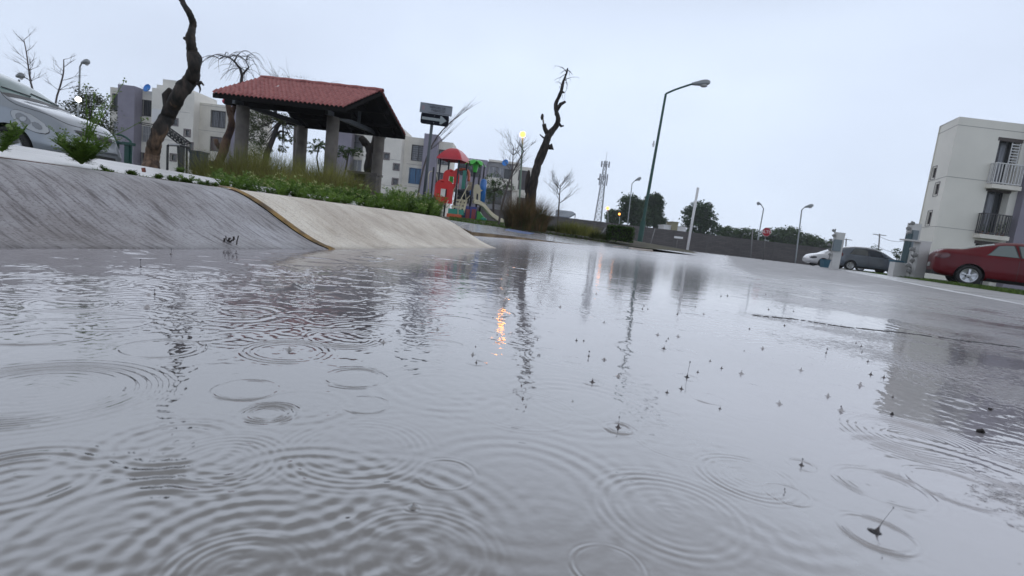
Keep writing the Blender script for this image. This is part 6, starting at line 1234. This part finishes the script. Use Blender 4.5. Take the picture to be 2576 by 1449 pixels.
# steps and rails
for i in range(4): pb('step', pm['cream'], 510+14*i, 1215-62*i*.55, 655+8*i-0, 1232-62*i*.55+6, -.9+.16*i, .2)
g = MB(); 
for cx in (530, 610, 650): g.tube([Q(cx, 1235, -.9), Q(cx+30, 1120, -.35)], .05, 6)
g.build('stair_side', pm['cream'], PS)
pb('teal_base', pm['teal'], 492, 1212, 642, 1266, -1.0, .5); pb('orange_base', pm['orange'], 476, 1262, 616, 1302, -1.15, .5)
for x0_, dx in ((470, 0), (592, 0)):
    a_, b_, c_, d_ = Q(x0_, 1195, -1.05), Q(x0_+108, 965, -.4), Q(x0_+122, 1075, -.4), Q(x0_+5, 1160, -1.05); g = MB(); g.tube([Q(x0_, 1300 if x0_ > 500 else 1200, -1.05), a_ if x0_ > 500 else Q(x0_, 1190, -1.05), Q(x0_+4, 1160, -1.05), b_, Q(x0_+125, 975, -.35)], .022, 7); g.tube([Q(x0_+2, 1200, -1.05), c_], .02, 7)
    for t_ in (.33, .66): g.tube([Q(x0_+4, 1160, -1.05).lerp(b_, t_), Q(x0_+2, 1200, -1.05).lerp(c_, t_)], .018, 6)
    g.build('stair_rail', pm['cream'], PS, True)
pb('navy_base', pm['navy'], 655, 1185, 768, 1305, -.6, .5)
for x0_ in (664, 724): pb('red_block', pm['dark_red'], x0_, 1212, x0_+40, 1318, -.66, .06)
g = MB(); g.prism([Q(625, 1302, -.5), Q(672, 1188, -.5), Q(680, 1302, -.5)], (0, .4, 0)); g.build('navy_wedge', pm['navy'], PS)
# blue and cream side panels
a_, b_ = Q(832, 1140, .2), Q(832, 900, .2); MB().rev(Vector((a_.x, a_.y, a_.z)), (0, 0, 1), [(0, .17), (b_.z-a_.z-.15, .17), (b_.z-a_.z-.04, .12), (b_.z-a_.z, 0)], 14, True).build('blue_tube', pm['blue'], PS, True)
g = MB(); g.prism([Q(x, y, -.2) for x, y in ((752, 1128), (750, 1010), (762, 965), (790, 955), (815, 975), (822, 1010), (845, 1022), (822, 1034), (818, 1128), (800, 1128), (798, 1060), (780, 1050), (776, 1128))], (0, .06, 0)); g.build('animal_panel', pm['cream'], PS)
pb('blue_side', pm['blue'], 705, 1020, 722, 1100, -.1, .3)
# slide
rows = []; path = [(745, 1150, -.3), (790, 1158, -.35), (835, 1180, -.45), (880, 1225, -.55), (920, 1272, -.65), (960, 1305, -.75), (1000, 1330, -.85), (1045, 1352, -.95)]
C_ = [Q(*p) for p in path]; C_, _r = smoothpoly(C_, [0]*len(C_), 3)
for i, p in enumerate(C_):
    d_ = (C_[min(i+1, len(C_)-1)]-C_[max(i-1, 0)]).normalized(); sd = Vector((d_.y*-1, d_.x, 0)); sd = Vector((-.25, 1, 0)).normalized(); rows.append([p+sd*w_+Vector((0, 0, h_)) for w_, h_ in ((-.27, -.03), (-.27, .15), (-.23, .17), (-.19, .15), (-.17, .0), (.17, .0), (.19, .15), (.23, .17), (.27, .15), (.27, -.03))])
g = MB(); g.grid(rows); g.grid([[r[0], r[-1]] for r in rows]); g.build('slide', pm['cream'], PS, True)
g = MB(); g.prism([Q(x, y, -.4) for x, y in ((782, 1335), (785, 1232), (815, 1240), (845, 1285), (880, 1310), (880, 1338))], (0, .4, 0)); g.build('green_base', pm['green'], PS)
g = MB(); g.ball(Q(855, 1318, -.5), (.16, .12, .10)); g.build('teal_foot', pm['teal'], PS, True)
pb('crosswalk_deck', m_pp, 585, 1075, 735, 1092, -.35, .6)
# ================================================ RAIN SPLASHES
m_jet = mat('splash_water', (.30, .29, .30), .03, spec=.6, trans=.85); m_jet.node_tree.nodes['Principled BSDF'].inputs['IOR'].default_value = 1.33
m_crown = mat('splash_painted_dark', (.075, .062, .062), .12, spec=.6)  # crowns coloured dark to imitate the dark ground reflected in their steep sides
def splash(lb, px, py, tx, ty, rb, drop=True, grp=None):
    b = gz(px, py, -.0005); D = (b-CAM).dot(f0); k_ = D/FP; h = math.hypot(tx-px, ty-py)*k_; ln = (tx-px-(py-ty)*.117)*k_; T = thing('rain_splash', lb, 'splash', b, group=grp)
    pts, rs = [], []
    for i in range(13): t_ = i/12; pts.append(b+RV*ln*t_**1.4+Vector((0, 0, h*t_))); rs.append(max(rb*.8*k_*math.exp(-5.5*t_**.62)*(1-t_*.3), .55*k_))
    g = MB(); g.tube(pts, rs, 12); g.build('jet', m_jet, T, True); cr_ = MB(); w_ = rb*.62*k_; cr_.rev(b, (ln*.3, 0, h+1e-4), [(-.001, w_*1.25), (.0, w_*1.2), (w_*.12, w_*.8), (w_*.3, w_*.42), (w_*.65, w_*.2), (w_*1.0, w_*.06), (w_*1.05, 0)], 14); cr_.build('crown', m_crown, T, True)
    if drop: MB().ball(pts[-1]+Vector((0, 0, 2*k_)), (2.*k_, 2.*k_, 2.5*k_), 10, 8).build('drop', m_jet, T, True)
for a in [('largest splash with tall leaning jet inside ripples at lower right', 2205, 1340, 2240, 1285, 26, True), ('splash with a short spike near the right side, above the wide ripple pair', 2016, 1172, 2018, 1156, 16, True), ('splash with broad dark crown right of centre in calm water', 1555, 1077, 1557, 1050, 18, True), ('tall thin jet with clear bead at its tip, right of centre', 1728, 950, 1734, 912, 12, True), ('small dark splash right under the orange lamp reflection', 1198, 914, 1200, 904, 10, False), ('upper of two close small splashes right of the orange reflection', 1481, 897, 1482, 886, 9, True), ('smaller splash just right of another near the centre of the road', 1521, 907, 1522, 901, 7, False), ('tiny spiky splash far right below the dark road joint', 2078, 889, 2080, 880, 7, True), ('small splash left of the reflected building edge', 2114, 1033, 2115, 1024, 9, True), ('small dark splash in the right middle of the puddle', 1959, 1016, 1960, 1007, 9, False), ('splash with thin jet at far left just off the grey ramp foot', 430, 641, 432, 629, 8, True), ('splash with thin jet close to the ramp, second from the left', 354, 672, 355, 655, 7, True), ('spiky splash below the grey ramp in the choppy water', 389, 743, 390, 731, 11, True), ('splash bead popping inside a ring at lower right', 1975, 1240, 1973, 1232, 8, True)]:
    splash(*a)

tiny = 'tiny dark raindrop splash pricking up in the middle of the puddle'; first = None
for (px, py, s_) in [(1288, 840, 5), (1520, 812, 5), (1655, 843, 6), (1705, 847, 6), (1865, 940, 8), (1918, 877, 6), (2082, 997, 7), (2015, 932, 7), (1100, 830, 7), (965, 862, 8), (990, 776, 6), (1410, 773, 5), (1345, 802, 5), (1360, 760, 4), (1190, 893, 7), (1555, 947, 8), (1490, 962, 10), (2165, 970, 8), (1670, 878, 8), (1770, 790, 4), (1500, 740, 4), (1440, 1010, 5), (1620, 770, 4), (1560, 735, 3), (1830, 745, 4), (1240, 800, 4), (1700, 730, 3), (1880, 700, 3)]+[(random.uniform(1180, 2250), 705+random.random()**1.4*330, 0) for _ in range(44)]:
    s_ = s_ or random.uniform(.012, .021)*(py-560)
    b = gz(px, py, -.0003); q = s_*((b-CAM).dot(f0))/FP
    if first is None:
        first = thing('rain_splash', tiny, 'splash', b, group='tiny raindrop splashes'); MB().rev(b, (0, 0, 1), [(-.0005, 1.5*.01), (0, 1.4*.01), (.0012, .9*.01), (.003, .45*.01), (.008, .12*.01), (.014, .06*.01), (.0145, 0)], 10).build('crown', m_crown, first, True); t_ = first
    else: t_ = copy_tree(first); t_.location = b
    t_.scale = (q/.01*.8,)*3

# ================================================ RAIN HAZE
hm = bpy.data.materials.new('rain_haze'); hm.use_nodes = True; t = hm.node_tree; t.nodes.remove(t.nodes['Principled BSDF']); pv = t.nodes.new('ShaderNodeVolumePrincipled'); pv.inputs['Color'].default_value = (.86, .90, .96, 1); pv.inputs['Density'].default_value = .0009; pv.inputs['Anisotropy'].default_value = .2
t.links.new(pv.outputs[0], t.nodes['Material Output'].inputs['Volume']); o = MB().bb(-140, 160, -12, 260, -1.2, 45).build('haze', hm); o['kind'] = 'stuff'; o['label'] = 'thin pale rain haze in the air over the road and the park'; o['category'] = 'haze'
